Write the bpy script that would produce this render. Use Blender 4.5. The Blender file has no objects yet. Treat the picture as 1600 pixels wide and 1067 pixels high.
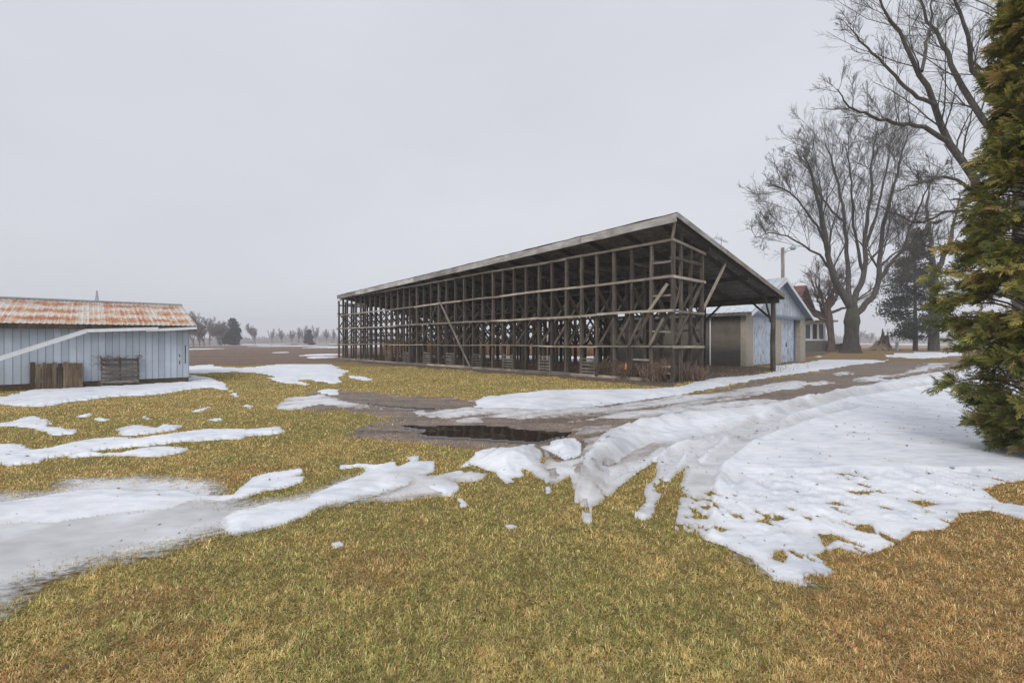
import bpy, math, random
import numpy as np
from mathutils import Vector, Matrix

random.seed(7)
rng = np.random.default_rng(7)
C = bpy.context.scene
col = C.collection
R = math.radians

# ------------------------------------------------------------------ camera, light, world
FPX, HX, HY, EYE = 740.0, 800.0, 533.5, 1.6      # focal length in photo pixels, image centre, eye height
cam_d = bpy.data.cameras.new('camera'); cam = bpy.data.objects.new('camera', cam_d); col.objects.link(cam)
cam.location = (0, 0, EYE); cam.rotation_euler = (R(90), 0, 0)
cam_d.sensor_width = 36; cam_d.lens = FPX/1600*36; cam_d.clip_start = .05; cam_d.clip_end = 6000
C.camera = cam
C.view_settings.view_transform = 'Standard'; C.view_settings.look = 'None'
C.view_settings.exposure = 0.3; C.view_settings.gamma = 1
C.cycles.max_bounces = 6; C.cycles.diffuse_bounces = 3; C.cycles.volume_bounces = 1
C.cycles.transparent_max_bounces = 12
C.cycles.use_denoising = True; C.cycles.use_adaptive_sampling = False

SUN_EL, SUN_AZ = 42, 200      # degrees; azimuth clockwise from +Y, high behind the camera, veiled by cloud
sd = bpy.data.lights.new('sun', 'SUN'); sun = bpy.data.objects.new('sun', sd); col.objects.link(sun)
sd.energy = 1.5; sd.angle = R(28); sd.color = (1, .97, .93)
sun.rotation_euler = (R(90-SUN_EL), 0, R(-SUN_AZ+180))

W = bpy.data.worlds.new("World"); C.world = W; W.use_nodes = True
nt = W.node_tree; N = nt.nodes; L = nt.links
bg = N['Background']; bg.inputs['Strength'].default_value = .1
sky = N.new('ShaderNodeTexSky'); sky.sky_type = 'NISHITA'; sky.sun_disc = False
sky.sun_elevation = R(SUN_EL); sky.sun_rotation = R(SUN_AZ)
hs = N.new('ShaderNodeHueSaturation'); hs.inputs['Saturation'].default_value = .25
L.new(sky.outputs[0], hs.inputs['Color'])
tc = N.new('ShaderNodeTexCoord'); mp = N.new('ShaderNodeMapping'); mp.inputs['Scale'].default_value = (1, 1, 2.5)
L.new(tc.outputs['Generated'], mp.inputs[0])
nz = N.new('ShaderNodeTexNoise'); nz.inputs['Scale'].default_value = 1.3; nz.inputs['Detail'].default_value = 4
L.new(mp.outputs[0], nz.inputs['Vector'])
rp = N.new('ShaderNodeValToRGB'); rp.color_ramp.elements[0].position = .3; rp.color_ramp.elements[1].position = .75
rp.color_ramp.elements[0].color = (.53, .55, .605, 1); rp.color_ramp.elements[1].color = (.625, .643, .695, 1)
L.new(nz.outputs[0], rp.inputs[0])
sc_ = N.new('ShaderNodeVectorMath'); sc_.operation = 'SCALE'; sc_.inputs[3].default_value = 10.0   # cloud deck radiance
L.new(rp.outputs[0], sc_.inputs[0])
mx = N.new('ShaderNodeMix'); mx.data_type = 'RGBA'; mx.inputs[0].default_value = .94
L.new(hs.outputs[0], mx.inputs[6]); L.new(sc_.outputs[0], mx.inputs[7]); L.new(mx.outputs[2], bg.inputs['Color'])

# ------------------------------------------------------------------ numeric helpers
def sstep(a, b, x):
    t = np.clip((x-a)/(b-a), 0, 1); return t*t*(3-2*t)

def _hash(ix, iy, seed):
    h = (ix.astype(np.int64)*374761393 + iy.astype(np.int64)*668265263 + seed*1442695041) & 0xffffffff
    h = ((h ^ (h >> 13))*1274126177) & 0xffffffff
    h = ((h ^ (h >> 15))*2246822519) & 0xffffffff
    return ((h ^ (h >> 16)) & 0xffffff)/float(0xffffff)

def vnoise(x, y, seed=0):
    ix = np.floor(x); iy = np.floor(y); fx = x-ix; fy = y-iy
    fx = fx*fx*(3-2*fx); fy = fy*fy*(3-2*fy)
    a = _hash(ix, iy, seed); b = _hash(ix+1, iy, seed); c = _hash(ix, iy+1, seed); d = _hash(ix+1, iy+1, seed)
    return (a*(1-fx)+b*fx)*(1-fy)+(c*(1-fx)+d*fx)*fy

def fbm(x, y, seed=0, octv=4):
    v = 0; a = .5; t = 0
    for o in range(octv):
        v = v+a*vnoise(x*2**o+o*17.3, y*2**o-o*9.1, seed+o); t += a; a *= .55
    return v/t

def Hh(x, y):
    """terrain height"""
    x = np.asarray(x, float); y = np.asarray(y, float)
    return .42*sstep(38, 52, y)*sstep(15, 25, x)*(1-sstep(80, 120, y))

def gp(px, py):
    """where the eye line through a photo pixel meets the terrain"""
    z = 0.0; Y = 1.0
    for _ in range(25):
        Yn = FPX*(EYE-z)/(py-HY); Y = Yn
        z = .6*z+.4*float(Hh((px-HX)/FPX*Y, Y))
    return ((px-HX)/FPX*Y, Y)

# ------------------------------------------------------------------ object helpers
def tag(o, label=None, cat=None, group=None, kind=None):
    if label: o['label'] = label
    if cat: o['category'] = cat
    if group: o['group'] = group
    if kind: o['kind'] = kind
    return o

def empty(name, loc=(0, 0, 0), rz=0, label=None, cat=None, group=None):
    o = bpy.data.objects.new(name, None); col.objects.link(o); o.location = loc; o.rotation_euler = (0, 0, rz)
    o.empty_display_size = .3
    return tag(o, label, cat, group)

def link(name, me, parent=None, loc=None):
    o = bpy.data.objects.new(name, me); col.objects.link(o)
    if parent: o.parent = parent
    if loc is not None: o.location = loc
    return o

def mesh_np(name, V, F, mat=None, smooth=False, attrs=None, cols=None):
    """V (n,3) array, F list of arrays (m,3) or (m,4)"""
    me = bpy.data.meshes.new(name)
    V = np.asarray(V, np.float32)
    if not isinstance(F, (list, tuple)): F = [F]
    F = [np.asarray(f, np.int32) for f in F if len(f)]
    me.vertices.add(len(V)); me.vertices.foreach_set('co', V.ravel())
    tot = sum(f.size for f in F); me.loops.add(tot)
    me.loops.foreach_set('vertex_index', np.concatenate([f.ravel() for f in F]))
    cnt = np.concatenate([np.full(len(f), f.shape[1], np.int32) for f in F])
    st = np.concatenate([[0], np.cumsum(cnt)[:-1]]).astype(np.int32)
    me.polygons.add(len(cnt)); me.polygons.foreach_set('loop_start', st); me.polygons.foreach_set('loop_total', cnt)
    me.update(calc_edges=True)
    if smooth: me.polygons.foreach_set('use_smooth', np.ones(len(cnt), bool))
    for k, v in (attrs or {}).items():
        a = me.attributes.new(k, 'FLOAT', 'POINT'); a.data.foreach_set('value', np.asarray(v, np.float32))
    for k, v in (cols or {}).items():
        a = me.attributes.new(k, 'FLOAT_COLOR', 'POINT')
        v = np.asarray(v, np.float32); v4 = np.ones((len(V), 4), np.float32); v4[:, :3] = v
        a.data.foreach_set('color', v4.ravel())
    if mat: me.materials.append(mat)
    me.validate()
    return me

class MB:
    """collects simple solids into one mesh"""
    def __init__(s): s.v = []; s.f = []
    def add(s, vs, fs):
        n = len(s.v); s.v += [tuple(v) for v in vs]; s.f += [tuple(i+n for i in f) for f in fs]
    def box(s, x0, x1, y0, y1, z0, z1, M=None):
        vs = [Vector(p) for p in ((x0,y0,z0),(x1,y0,z0),(x1,y1,z0),(x0,y1,z0),(x0,y0,z1),(x1,y0,z1),(x1,y1,z1),(x0,y1,z1))]
        if M: vs = [M @ v for v in vs]
        s.add(vs, ((0,3,2,1),(4,5,6,7),(0,1,5,4),(1,2,6,5),(2,3,7,6),(3,0,4,7)))
    def prism(s, poly, d0, d1, axis='y'):
        n = len(poly)
        P = (lambda a, b, d: (a, d, b)) if axis == 'y' else (lambda a, b, d: (d, a, b))
        vs = [P(a, b, d0) for a, b in poly]+[P(a, b, d1) for a, b in poly]
        fs = [tuple(range(n))[::-1], tuple(range(n, 2*n))]+[(i, (i+1) % n, n+(i+1) % n, n+i) for i in range(n)]
        s.add(vs, fs)
    def bar(s, a, b, w, d, up=(0, 0, 1)):
        M, Ln = frame(a, b, up); s.box(-w/2, w/2, -d/2, d/2, 0, Ln, M)
    def tube(s, pts, rad, n=8, cap=True):
        base = len(s.v); k = len(pts)
        pts = [Vector(p) for p in pts]
        for i, p in enumerate(pts):
            t = (pts[min(i+1, k-1)]-pts[max(i-1, 0)]).normalized()
            a = t.cross(Vector((0, 0, 1)) if abs(t.z) < .9 else Vector((1, 0, 0))).normalized(); b = t.cross(a)
            r = rad[i] if hasattr(rad, '__len__') else rad
            for j in range(n):
                w = 2*math.pi*j/n; s.v.append(tuple(p+a*math.cos(w)*r+b*math.sin(w)*r))
        for i in range(k-1):
            for j in range(n):
                s.f.append((base+i*n+j, base+i*n+(j+1) % n, base+(i+1)*n+(j+1) % n, base+(i+1)*n+j))
        if cap:
            s.f.append(tuple(base+j for j in range(n))[::-1]); s.f.append(tuple(base+(k-1)*n+j for j in range(n)))
    def build(s, name, mat, parent=None, smooth=False, loc=None, bevel=0):
        me = bpy.data.meshes.new(name); me.from_pydata(s.v, [], s.f); me.materials.append(mat)
        if smooth: me.polygons.foreach_set('use_smooth', np.ones(len(me.polygons), bool))
        me.validate(); me.update()
        o = link(name, me, parent, loc)
        if bevel:
            b = o.modifiers.new('bevel', 'BEVEL'); b.width = bevel; b.segments = 1
        return o

def frame(a, b, up=(0, 0, 1)):
    a = Vector(a); b = Vector(b); z = b-a; Ln = z.length; z.normalize(); up = Vector(up)
    if abs(z.dot(up)) > .98: up = Vector((1, 0, 0))
    x = up.cross(z).normalized(); y = z.cross(x)
    M = Matrix((x, y, z)).transposed().to_4x4(); M.translation = a
    return M, Ln

def member(name, a, b, w, d, mat, parent, side=None, warp=.012, seg=5):
    """a weathered timber from a to b: local Z runs along it, slightly warped, chipped and of uneven width"""
    up = side if side is not None else (0, 0, 1)
    M, Ln = frame(a, b, up)
    bx, by = random.uniform(-1, 1)*warp, random.uniform(-1, 1)*warp
    vs = []; fs = []
    for i in range(seg+1):
        t = i/seg; k = math.sin(math.pi*t)
        ox = bx*k+random.uniform(-1, 1)*warp*.12; oy = by*k
        ww = w*(1+random.uniform(-.06, .06)); dd = d*(1+random.uniform(-.05, .05))
        z = t*Ln+(random.uniform(-.02, .02) if i in (0, seg) else 0)
        for sx, sy in ((-1, -1), (1, -1), (1, 1), (-1, 1)):
            vs.append((ox+sx*ww/2, oy+sy*dd/2, z))
    for i in range(seg):
        for j in range(4):
            fs.append((i*4+j, i*4+(j+1) % 4, i*4+4+(j+1) % 4, i*4+4+j))
    fs.append((3, 2, 1, 0)); k = seg*4; fs.append((k, k+1, k+2, k+3))
    me = bpy.data.meshes.new(name); me.from_pydata(vs, [], fs); me.materials.append(mat)
    o = bpy.data.objects.new(name, me); col.objects.link(o); o.parent = parent
    o.matrix_local = M
    return o

# ------------------------------------------------------------------ materials
def newmat(name):
    m = bpy.data.materials.new(name); m.use_nodes = True
    return m, m.node_tree.nodes, m.node_tree.links, m.node_tree.nodes['Principled BSDF']

def ramp(N, stops):
    r = N.new('ShaderNodeValToRGB'); e = r.color_ramp.elements
    while len(e) > 1: e.remove(e[-1])
    for i, (p, c) in enumerate(stops):
        x = e[0] if i == 0 else e.new(p)
        x.position = p; x.color = tuple(c)+(1,) if len(c) == 3 else c
    return r

def vec(N, L, scale=(1, 1, 1), kind='Object', rnd=True):
    tc = N.new('ShaderNodeTexCoord'); src = tc.outputs[kind]
    if rnd:
        oi = N.new('ShaderNodeObjectInfo'); ad = N.new('ShaderNodeVectorMath'); ad.operation = 'MULTIPLY_ADD'
        cb = N.new('ShaderNodeCombineXYZ')
        for i in range(3): L.new(oi.outputs['Random'], cb.inputs[i])
        ad.inputs[1].default_value = (37, 53, 71); L.new(cb.outputs[0], ad.inputs[0]); L.new(src, ad.inputs[2]); src = ad.outputs[0]
    m = N.new('ShaderNodeMapping'); m.inputs['Scale'].default_value = scale; L.new(src, m.inputs[0])
    return m.outputs[0]

def noise(N, L, v, scale=5, det=5, rough=.55):
    n = N.new('ShaderNodeTexNoise'); n.inputs['Scale'].default_value = scale
    n.inputs['Detail'].default_value = det; n.inputs['Roughness'].default_value = rough
    L.new(v, n.inputs['Vector']); return n.outputs[0]

def mixc(N, L, f, a, b, mode='MIX'):
    m = N.new('ShaderNodeMix'); m.data_type = 'RGBA'; m.blend_type = mode
    for s, i in ((f, 0), (a, 6), (b, 7)):
        if hasattr(s, 'links'): L.new(s, m.inputs[i])
        else: m.inputs[i].default_value = s if i == 0 else tuple(s)+(1,)
    return m.outputs[2]

def math_(N, L, op, a, b=None, clamp=False):
    m = N.new('ShaderNodeMath'); m.operation = op; m.use_clamp = clamp
    for i, s in enumerate((a, b)):
        if s is None: continue
        if hasattr(s, 'links'): L.new(s, m.inputs[i])
        else: m.inputs[i].default_value = s
    return m.outputs[0]

def bump(N, L, b, h, strength=.4, dist=.02):
    n = N.new('ShaderNodeBump'); n.inputs['Strength'].default_value = strength; n.inputs['Distance'].default_value = dist
    L.new(h, n.inputs['Height']); L.new(n.outputs[0], b.inputs['Normal'])

def wood(name, c0, c1, c2, grain=28, along=1.4):
    m, N, L, b = newmat(name)
    v = vec(N, L, (grain, grain, along))
    g = noise(N, L, v, 1.0, 8, .65)
    v2 = vec(N, L, (2.5, 2.5, 1.2)); big = noise(N, L, v2, 1.0, 4)
    r = ramp(N, [(.28, c0), (.5, c1), (.72, c2)]); L.new(g, r.inputs[0])
    r2 = ramp(N, [(.3, (.55, .5, .46)), (.7, (1.15, 1.15, 1.15))]); L.new(big, r2.inputs[0])
    c = mixc(N, L, 1.0, r.outputs[0], r2.outputs[0], 'MULTIPLY')
    oi = N.new('ShaderNodeObjectInfo'); hv = N.new('ShaderNodeHueSaturation')
    L.new(math_(N, L, 'ADD', math_(N, L, 'MULTIPLY', oi.outputs['Random'], .85), .6), hv.inputs['Value'])
    L.new(c, hv.inputs['Color']); L.new(hv.outputs[0], b.inputs['Base Color'])
    b.inputs['Roughness'].default_value = .85; bump(N, L, b, g, .5, .01)
    return m

def simple(name, c, rough=.7, var=.25, scale=6, metal=0, bumpd=.005):
    m, N, L, b = newmat(name)
    n = noise(N, L, vec(N, L), scale, 6, .6)
    lo = tuple(x*(1-var) for x in c); hi = tuple(min(1, x*(1+var)) for x in c)
    r = ramp(N, [(.3, lo), (.7, hi)]); L.new(n, r.inputs[0]); L.new(r.outputs[0], b.inputs['Base Color'])
    b.inputs['Roughness'].default_value = rough; b.inputs['Metallic'].default_value = metal
    if bumpd: bump(N, L, b, n, .4, bumpd)
    return m

M = {}
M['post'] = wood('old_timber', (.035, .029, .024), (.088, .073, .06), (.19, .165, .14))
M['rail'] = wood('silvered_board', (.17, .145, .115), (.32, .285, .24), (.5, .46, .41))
M['fascia'] = wood('fascia_board', (.24, .235, .225), (.42, .41, .395), (.58, .57, .55))
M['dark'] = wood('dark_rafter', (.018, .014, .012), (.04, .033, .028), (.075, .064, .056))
M['deck'] = wood('roof_boards', (.05, .046, .043), (.11, .104, .1), (.19, .183, .178), 9, .6)
M['pole'] = wood('pole_wood', (.1, .085, .07), (.19, .165, .14), (.27, .24, .2))
M['slatgrey'] = wood('slat_grey', (.07, .062, .052), (.16, .145, .125), (.27, .25, .22))
M['plank'] = wood('brown_plank', (.05, .035, .022), (.13, .095, .062), (.24, .185, .125))
M['soffit'] = simple('blue_grey_paint', (.16, .2, .27), .6, .15)
M['white_trim'] = simple('white_paint', (.7, .72, .75), .5, .1)
M['gutter'] = simple('white_enamel', (.78, .8, .83), .35, .06)
M['black'] = simple('black_opening', (.02, .02, .022), .8, .2)
M['steel'] = simple('galvanised_steel', (.35, .36, .38), .4, .15, metal=.6)
M['orange'] = simple('orange_plastic', (.75, .22, .06), .5, .1)
M['brick'] = simple('dark_red_brick', (.2, .085, .06), .85, .3, 30)
M['redroof'] = simple('red_shingle', (.2, .085, .065), .85, .3, 14)
M['deckwall'] = simple('grey_green_boards', (.15, .14, .12), .8, .2)
M['lamp_glass'] = simple('lamp_housing', (.35, .42, .42), .3, .1)

def glass_mat():
    m, N, L, b = newmat('window_glass'); b.inputs['Base Color'].default_value = (.05, .06, .07, 1)
    b.inputs['Roughness'].default_value = .06; return m
M['glass'] = glass_mat()

def concrete():
    m, N, L, b = newmat('mottled_block_wall')
    n = noise(N, L, vec(N, L, rnd=False), 1.4, 6, .6); n2 = noise(N, L, vec(N, L, (1, 1, 1), rnd=False), 14, 5)
    r = ramp(N, [(.3, (.105, .088, .068)), (.55, (.15, .128, .1)), (.8, (.2, .175, .14))]); L.new(n, r.inputs[0])
    # darker towards the bottom, with a ragged top edge
    tc = N.new('ShaderNodeTexCoord'); sp = N.new('ShaderNodeSeparateXYZ'); L.new(tc.outputs['Object'], sp.inputs[0])
    e = math_(N, L, 'ADD', sp.outputs['Z'], math_(N, L, 'MULTIPLY', n, -1.5))
    mr = N.new('ShaderNodeMapRange'); mr.inputs[1].default_value = .2; mr.inputs[2].default_value = .6; mr.inputs[3].default_value = .75; mr.inputs[4].default_value = 0
    L.new(e, mr.inputs[0])
    c = mixc(N, L, mr.outputs[0], r.outputs[0], (.05, .045, .04))
    c = mixc(N, L, .25, c, n2, 'OVERLAY')
    L.new(c, b.inputs['Base Color']); b.inputs['Roughness'].default_value = .9; bump(N, L, b, n2, .4, .01)
    return m
M['block'] = concrete()
M['pillar'] = simple('pale_concrete', (.36, .32, .265), .85, .15, 5)

def peeling(name, paint, bare, board=.19, thr=.52, axis='X', amt=.08):
    """vertical boards with thin seams and flaking paint"""
    m, N, L, b = newmat(name)
    tc = N.new('ShaderNodeTexCoord'); sp = N.new('ShaderNodeSeparateXYZ'); L.new(tc.outputs['Object'], sp.inputs[0])
    x = math_(N, L, 'DIVIDE', sp.outputs[axis], board)
    fr = math_(N, L, 'FRACT', x); idn = math_(N, L, 'FLOOR', x)
    seam = math_(N, L, 'LESS_THAN', fr, .07)
    wn = N.new('ShaderNodeTexWhiteNoise'); wn.noise_dimensions = '1D'; L.new(idn, wn.inputs['W'])
    v = vec(N, L, (3.5, 3.5, 1.1), rnd=False); pn = noise(N, L, v, 1.6, 8, .68)
    mr = N.new('ShaderNodeMapRange'); mr.inputs[1].default_value = thr; mr.inputs[2].default_value = thr+amt; L.new(pn, mr.inputs[0])
    big = noise(N, L, vec(N, L, rnd=False), .9, 4)
    r = ramp(N, [(.25, tuple(p*.78 for p in paint)), (.75, tuple(min(.9, p*1.12) for p in paint))]); L.new(big, r.inputs[0])
    hv = N.new('ShaderNodeHueSaturation'); L.new(math_(N, L, 'ADD', math_(N, L, 'MULTIPLY', wn.outputs[0], .24), .88), hv.inputs['Value'])
    L.new(r.outputs[0], hv.inputs['Color'])
    c = mixc(N, L, mr.outputs[0], hv.outputs[0], bare)
    c = mixc(N, L, seam, c, tuple(p*.42 for p in paint))
    L.new(c, b.inputs['Base Color']); b.inputs['Roughness'].default_value = .7
    h = math_(N, L, 'SUBTRACT', math_(N, L, 'MULTIPLY', pn, .3), seam); bump(N, L, b, h, .6, .012)
    return m
M['siding'] = peeling('blue_grey_board_siding', (.47, .525, .6), (.2, .19, .18), .19, .66)
M['door'] = peeling('flaking_pale_blue_door', (.44, .5, .6), (.2, .19, .19), .16, .54)
M['gable'] = peeling('flaking_pale_blue_gable', (.52, .575, .66), (.25, .245, .25), .2, .58)

def rust_roof():
    m, N, L, b = newmat('rusted_corrugated_steel')
    tc = N.new('ShaderNodeTexCoord'); sp = N.new('ShaderNodeSeparateXYZ'); L.new(tc.outputs['Object'], sp.inputs[0])
    X, Yy = sp.outputs['X'], sp.outputs['Y']
    col1 = math_(N, L, 'FLOOR', math_(N, L, 'DIVIDE', X, .076)); wn = N.new('ShaderNodeTexWhiteNoise'); wn.noise_dimensions = '1D'; L.new(col1, wn.inputs['W'])
    col2 = math_(N, L, 'FLOOR', math_(N, L, 'DIVIDE', X, .62)); wn2 = N.new('ShaderNodeTexWhiteNoise'); wn2.noise_dimensions = '1D'; L.new(col2, wn2.inputs['W'])
    v = vec(N, L, (1.6, 1.1, 1), rnd=False); n = noise(N, L, v, 1.5, 6, .6)
    v2 = vec(N, L, (14, 2.0, 1), rnd=False); n2 = noise(N, L, v2, 1.0, 5, .6)
    band = math_(N, L, 'FRACT', math_(N, L, 'MULTIPLY', Yy, .72))      # three courses of sheets, rust gathers above each lap
    tri = math_(N, L, 'SUBTRACT', 1.0, math_(N, L, 'ABSOLUTE', math_(N, L, 'SUBTRACT', math_(N, L, 'MULTIPLY', band, 2.0), 1.1)))
    s = math_(N, L, 'ADD', math_(N, L, 'MULTIPLY', n, 1.0), math_(N, L, 'MULTIPLY', n2, .75))
    s = math_(N, L, 'ADD', s, math_(N, L, 'MULTIPLY', tri, .3))
    s = math_(N, L, 'ADD', s, math_(N, L, 'MULTIPLY', wn.outputs[0], .16))
    s = math_(N, L, 'ADD', s, math_(N, L, 'MULTIPLY', wn2.outputs[0], .12))
    mr = N.new('ShaderNodeMapRange'); mr.inputs[1].default_value = 1.0; mr.inputs[2].default_value = 1.42; L.new(s, mr.inputs[0])
    rr = ramp(N, [(0, (.6, .59, .56)), (.35, (.58, .44, .33)), (.6, (.52, .27, .15)), (1, (.36, .13, .065))])
    L.new(mr.outputs[0], rr.inputs[0])
    seam = math_(N, L, 'LESS_THAN', math_(N, L, 'FRACT', math_(N, L, 'DIVIDE', X, .152)), .13)
    c = mixc(N, L, math_(N, L, 'MULTIPLY', seam, .45), rr.outputs[0], (.12, .09, .08))
    L.new(c, b.inputs['Base Color']); b.inputs['Roughness'].default_value = .6; b.inputs['Metallic'].default_value = .1
    bump(N, L, b, n2, .3, .01); return m
M['rust'] = rust_roof()

def ribbed_white():
    m, N, L, b = newmat('pale_ribbed_roof')
    tc = N.new('ShaderNodeTexCoord'); sp = N.new('ShaderNodeSeparateXYZ'); L.new(tc.outputs['Object'], sp.inputs[0])
    fr = math_(N, L, 'FRACT', math_(N, L, 'DIVIDE', sp.outputs['X'], .6)); seam = math_(N, L, 'LESS_THAN', fr, .12)
    n = noise(N, L, vec(N, L, (1, 1, 1), rnd=False), 2.5, 5)
    r = ramp(N, [(.3, (.5, .57, .64)), (.7, (.74, .78, .82))]); L.new(n, r.inputs[0])
    c = mixc(N, L, math_(N, L, 'MULTIPLY', seam, .5), r.outputs[0], (.3, .36, .42)); L.new(c, b.inputs['Base Color'])
    b.inputs['Roughness'].default_value = .45; return m
M['whiteroof'] = ribbed_white()

def bark(name, c0, c1, c2, moss=0):
    m, N, L, b = newmat(name)
    v = vec(N, L, (9, 9, 1.6)); n = noise(N, L, v, 1.0, 8, .7)
    r = ramp(N, [(.32, c0), (.52, c1), (.75, c2)]); L.new(n, r.inputs[0]); c = r.outputs[0]
    if moss:
        n3 = noise(N, L, vec(N, L), .6, 4); mr = N.new('ShaderNodeMapRange'); mr.inputs[1].default_value = .5; mr.inputs[2].default_value = .7; mr.inputs[4].default_value = moss
        L.new(n3, mr.inputs[0]); c = mixc(N, L, mr.outputs[0], c, (.07, .085, .035))
    L.new(c, b.inputs['Base Color']); b.inputs['Roughness'].default_value = .95; bump(N, L, b, n, .8, .04); return m
M['bark'] = bark('maple_bark', (.018, .015, .013), (.055, .046, .039), (.13, .112, .095), .4)
M['bark2'] = bark('grey_bark', (.035, .03, .026), (.085, .075, .066), (.16, .145, .13))
M['barkpink'] = bark('pinkish_bark', (.07, .05, .042), (.16, .115, .1), (.26, .2, .18))
M['hazebark'] = simple('haze_pale_bark', (.23, .205, .2), .9, .2, 2, bumpd=0)  # bark lightened so the colour itself carries some of the distance haze
M['snag'] = bark('bleached_snag', (.1, .075, .05), (.28, .22, .155), (.48, .4, .3))

def attr_mat(name, attr='Col', rough=.7, trans=0.0, spec=.3):
    m, N, L, b = newmat(name)
    a = N.new('ShaderNodeAttribute'); a.attribute_name = attr; L.new(a.outputs['Color'], b.inputs['Base Color'])
    b.inputs['Roughness'].default_value = rough; b.inputs['Specular IOR Level'].default_value = spec
    if trans:
        t = N.new('ShaderNodeBsdfTranslucent'); L.new(a.outputs['Color'], t.inputs[0]); ms = N.new('ShaderNodeMixShader'); ms.inputs[0].default_value = trans
        o = N['Material Output']; L.new(b.outputs[0], ms.inputs[1]); L.new(t.outputs[0], ms.inputs[2]); L.new(ms.outputs[0], o.inputs[0])
    return m
M['grass'] = attr_mat('grass_blades', rough=.75, trans=.2, spec=.2)
M['leaf'] = attr_mat('foliage', rough=.6, trans=.25)
M['weed'] = attr_mat('dead_stems', rough=.9)

def turf_mat():
    m, N, L, b = newmat('winter_turf')
    v = vec(N, L, rnd=False)
    fine = noise(N, L, v, 34, 6, .75); mid = noise(N, L, v, 3.2, 6, .65); big = noise(N, L, v, .42, 4, .6)
    r = ramp(N, [(.3, (.09, .065, .03)), (.45, (.25, .18, .07)), (.58, (.4, .3, .115)), (.72, (.54, .42, .19))])
    L.new(fine, r.inputs[0])
    g = ramp(N, [(.42, (0, 0, 0)), (.62, (1, 1, 1))]); L.new(math_(N, L, 'ADD', math_(N, L, 'MULTIPLY', mid, .5), math_(N, L, 'MULTIPLY', big, .5)), g.inputs[0])
    gc = ramp(N, [(.3, (.06, .06, .018)), (.55, (.19, .175, .045)), (.75, (.32, .275, .085))]); L.new(fine, gc.inputs[0])
    c = mixc(N, L, math_(N, L, 'MULTIPLY', g.outputs[0], .62), r.outputs[0], gc.outputs[0])
    d = ramp(N, [(.62, (0, 0, 0)), (.75, (1, 1, 1))]); L.new(noise(N, L, v, 1.7, 5, .7), d.inputs[0])
    c = mixc(N, L, math_(N, L, 'MULTIPLY', d.outputs[0], .5), c, (.1, .065, .035))
    tcx = N.new('ShaderNodeTexCoord'); sx = N.new('ShaderNodeSeparateXYZ'); L.new(tcx.outputs['Object'], sx.inputs[0])
    mrx = N.new('ShaderNodeMapRange'); mrx.inputs[1].default_value = 30; mrx.inputs[2].default_value = 42; L.new(math_(N, L, 'ADD', sx.outputs['Y'], math_(N, L, 'MULTIPLY', mid, 6.0)), mrx.inputs[0])
    c = mixc(N, L, math_(N, L, 'MULTIPLY', mrx.outputs[0], .75), c, mixc(N, L, fine, (.12, .07, .035), (.36, .24, .13)))
    L.new(c, b.inputs['Base Color']); b.inputs['Roughness'].default_value = .95; b.inputs['Specular IOR Level'].default_value = .15
    bump(N, L, b, fine, .9, .05); return m
M['turf'] = turf_mat()

def field_mat():
    m, N, L, b = newmat('ploughed_soil')
    v = vec(N, L, rnd=False)
    fine = noise(N, L, v, 1.6, 8, .7)
    mpv = vec(N, L, (.05, .6, 1), rnd=False); streak = noise(N, L, mpv, 1.0, 5, .6)
    far = N.new('ShaderNodeTexCoord'); sp = N.new('ShaderNodeSeparateXYZ'); L.new(far.outputs['Object'], sp.inputs[0])
    r = ramp(N, [(.3, (.09, .06, .045)), (.5, (.19, .135, .105)), (.7, (.31, .24, .19))]); L.new(math_(N, L, 'ADD', math_(N, L, 'MULTIPLY', fine, .6), math_(N, L, 'MULTIPLY', streak, .4)), r.inputs[0])
    # the stubble beyond and to the right is paler
    mr = N.new('ShaderNodeMapRange'); mr.inputs[1].default_value = 12; mr.inputs[2].default_value = 55; L.new(sp.outputs['X'], mr.inputs[0])
    c = mixc(N, L, math_(N, L, 'MULTIPLY', mr.outputs[0], .8), r.outputs[0], (.36, .28, .22))
    L.new(c, b.inputs['Base Color']); b.inputs['Roughness'].default_value = .95; b.inputs['Specular IOR Level'].default_value = .1
    bump(N, L, b, fine, 1.0, .12); return m
M['field'] = field_mat()

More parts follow.
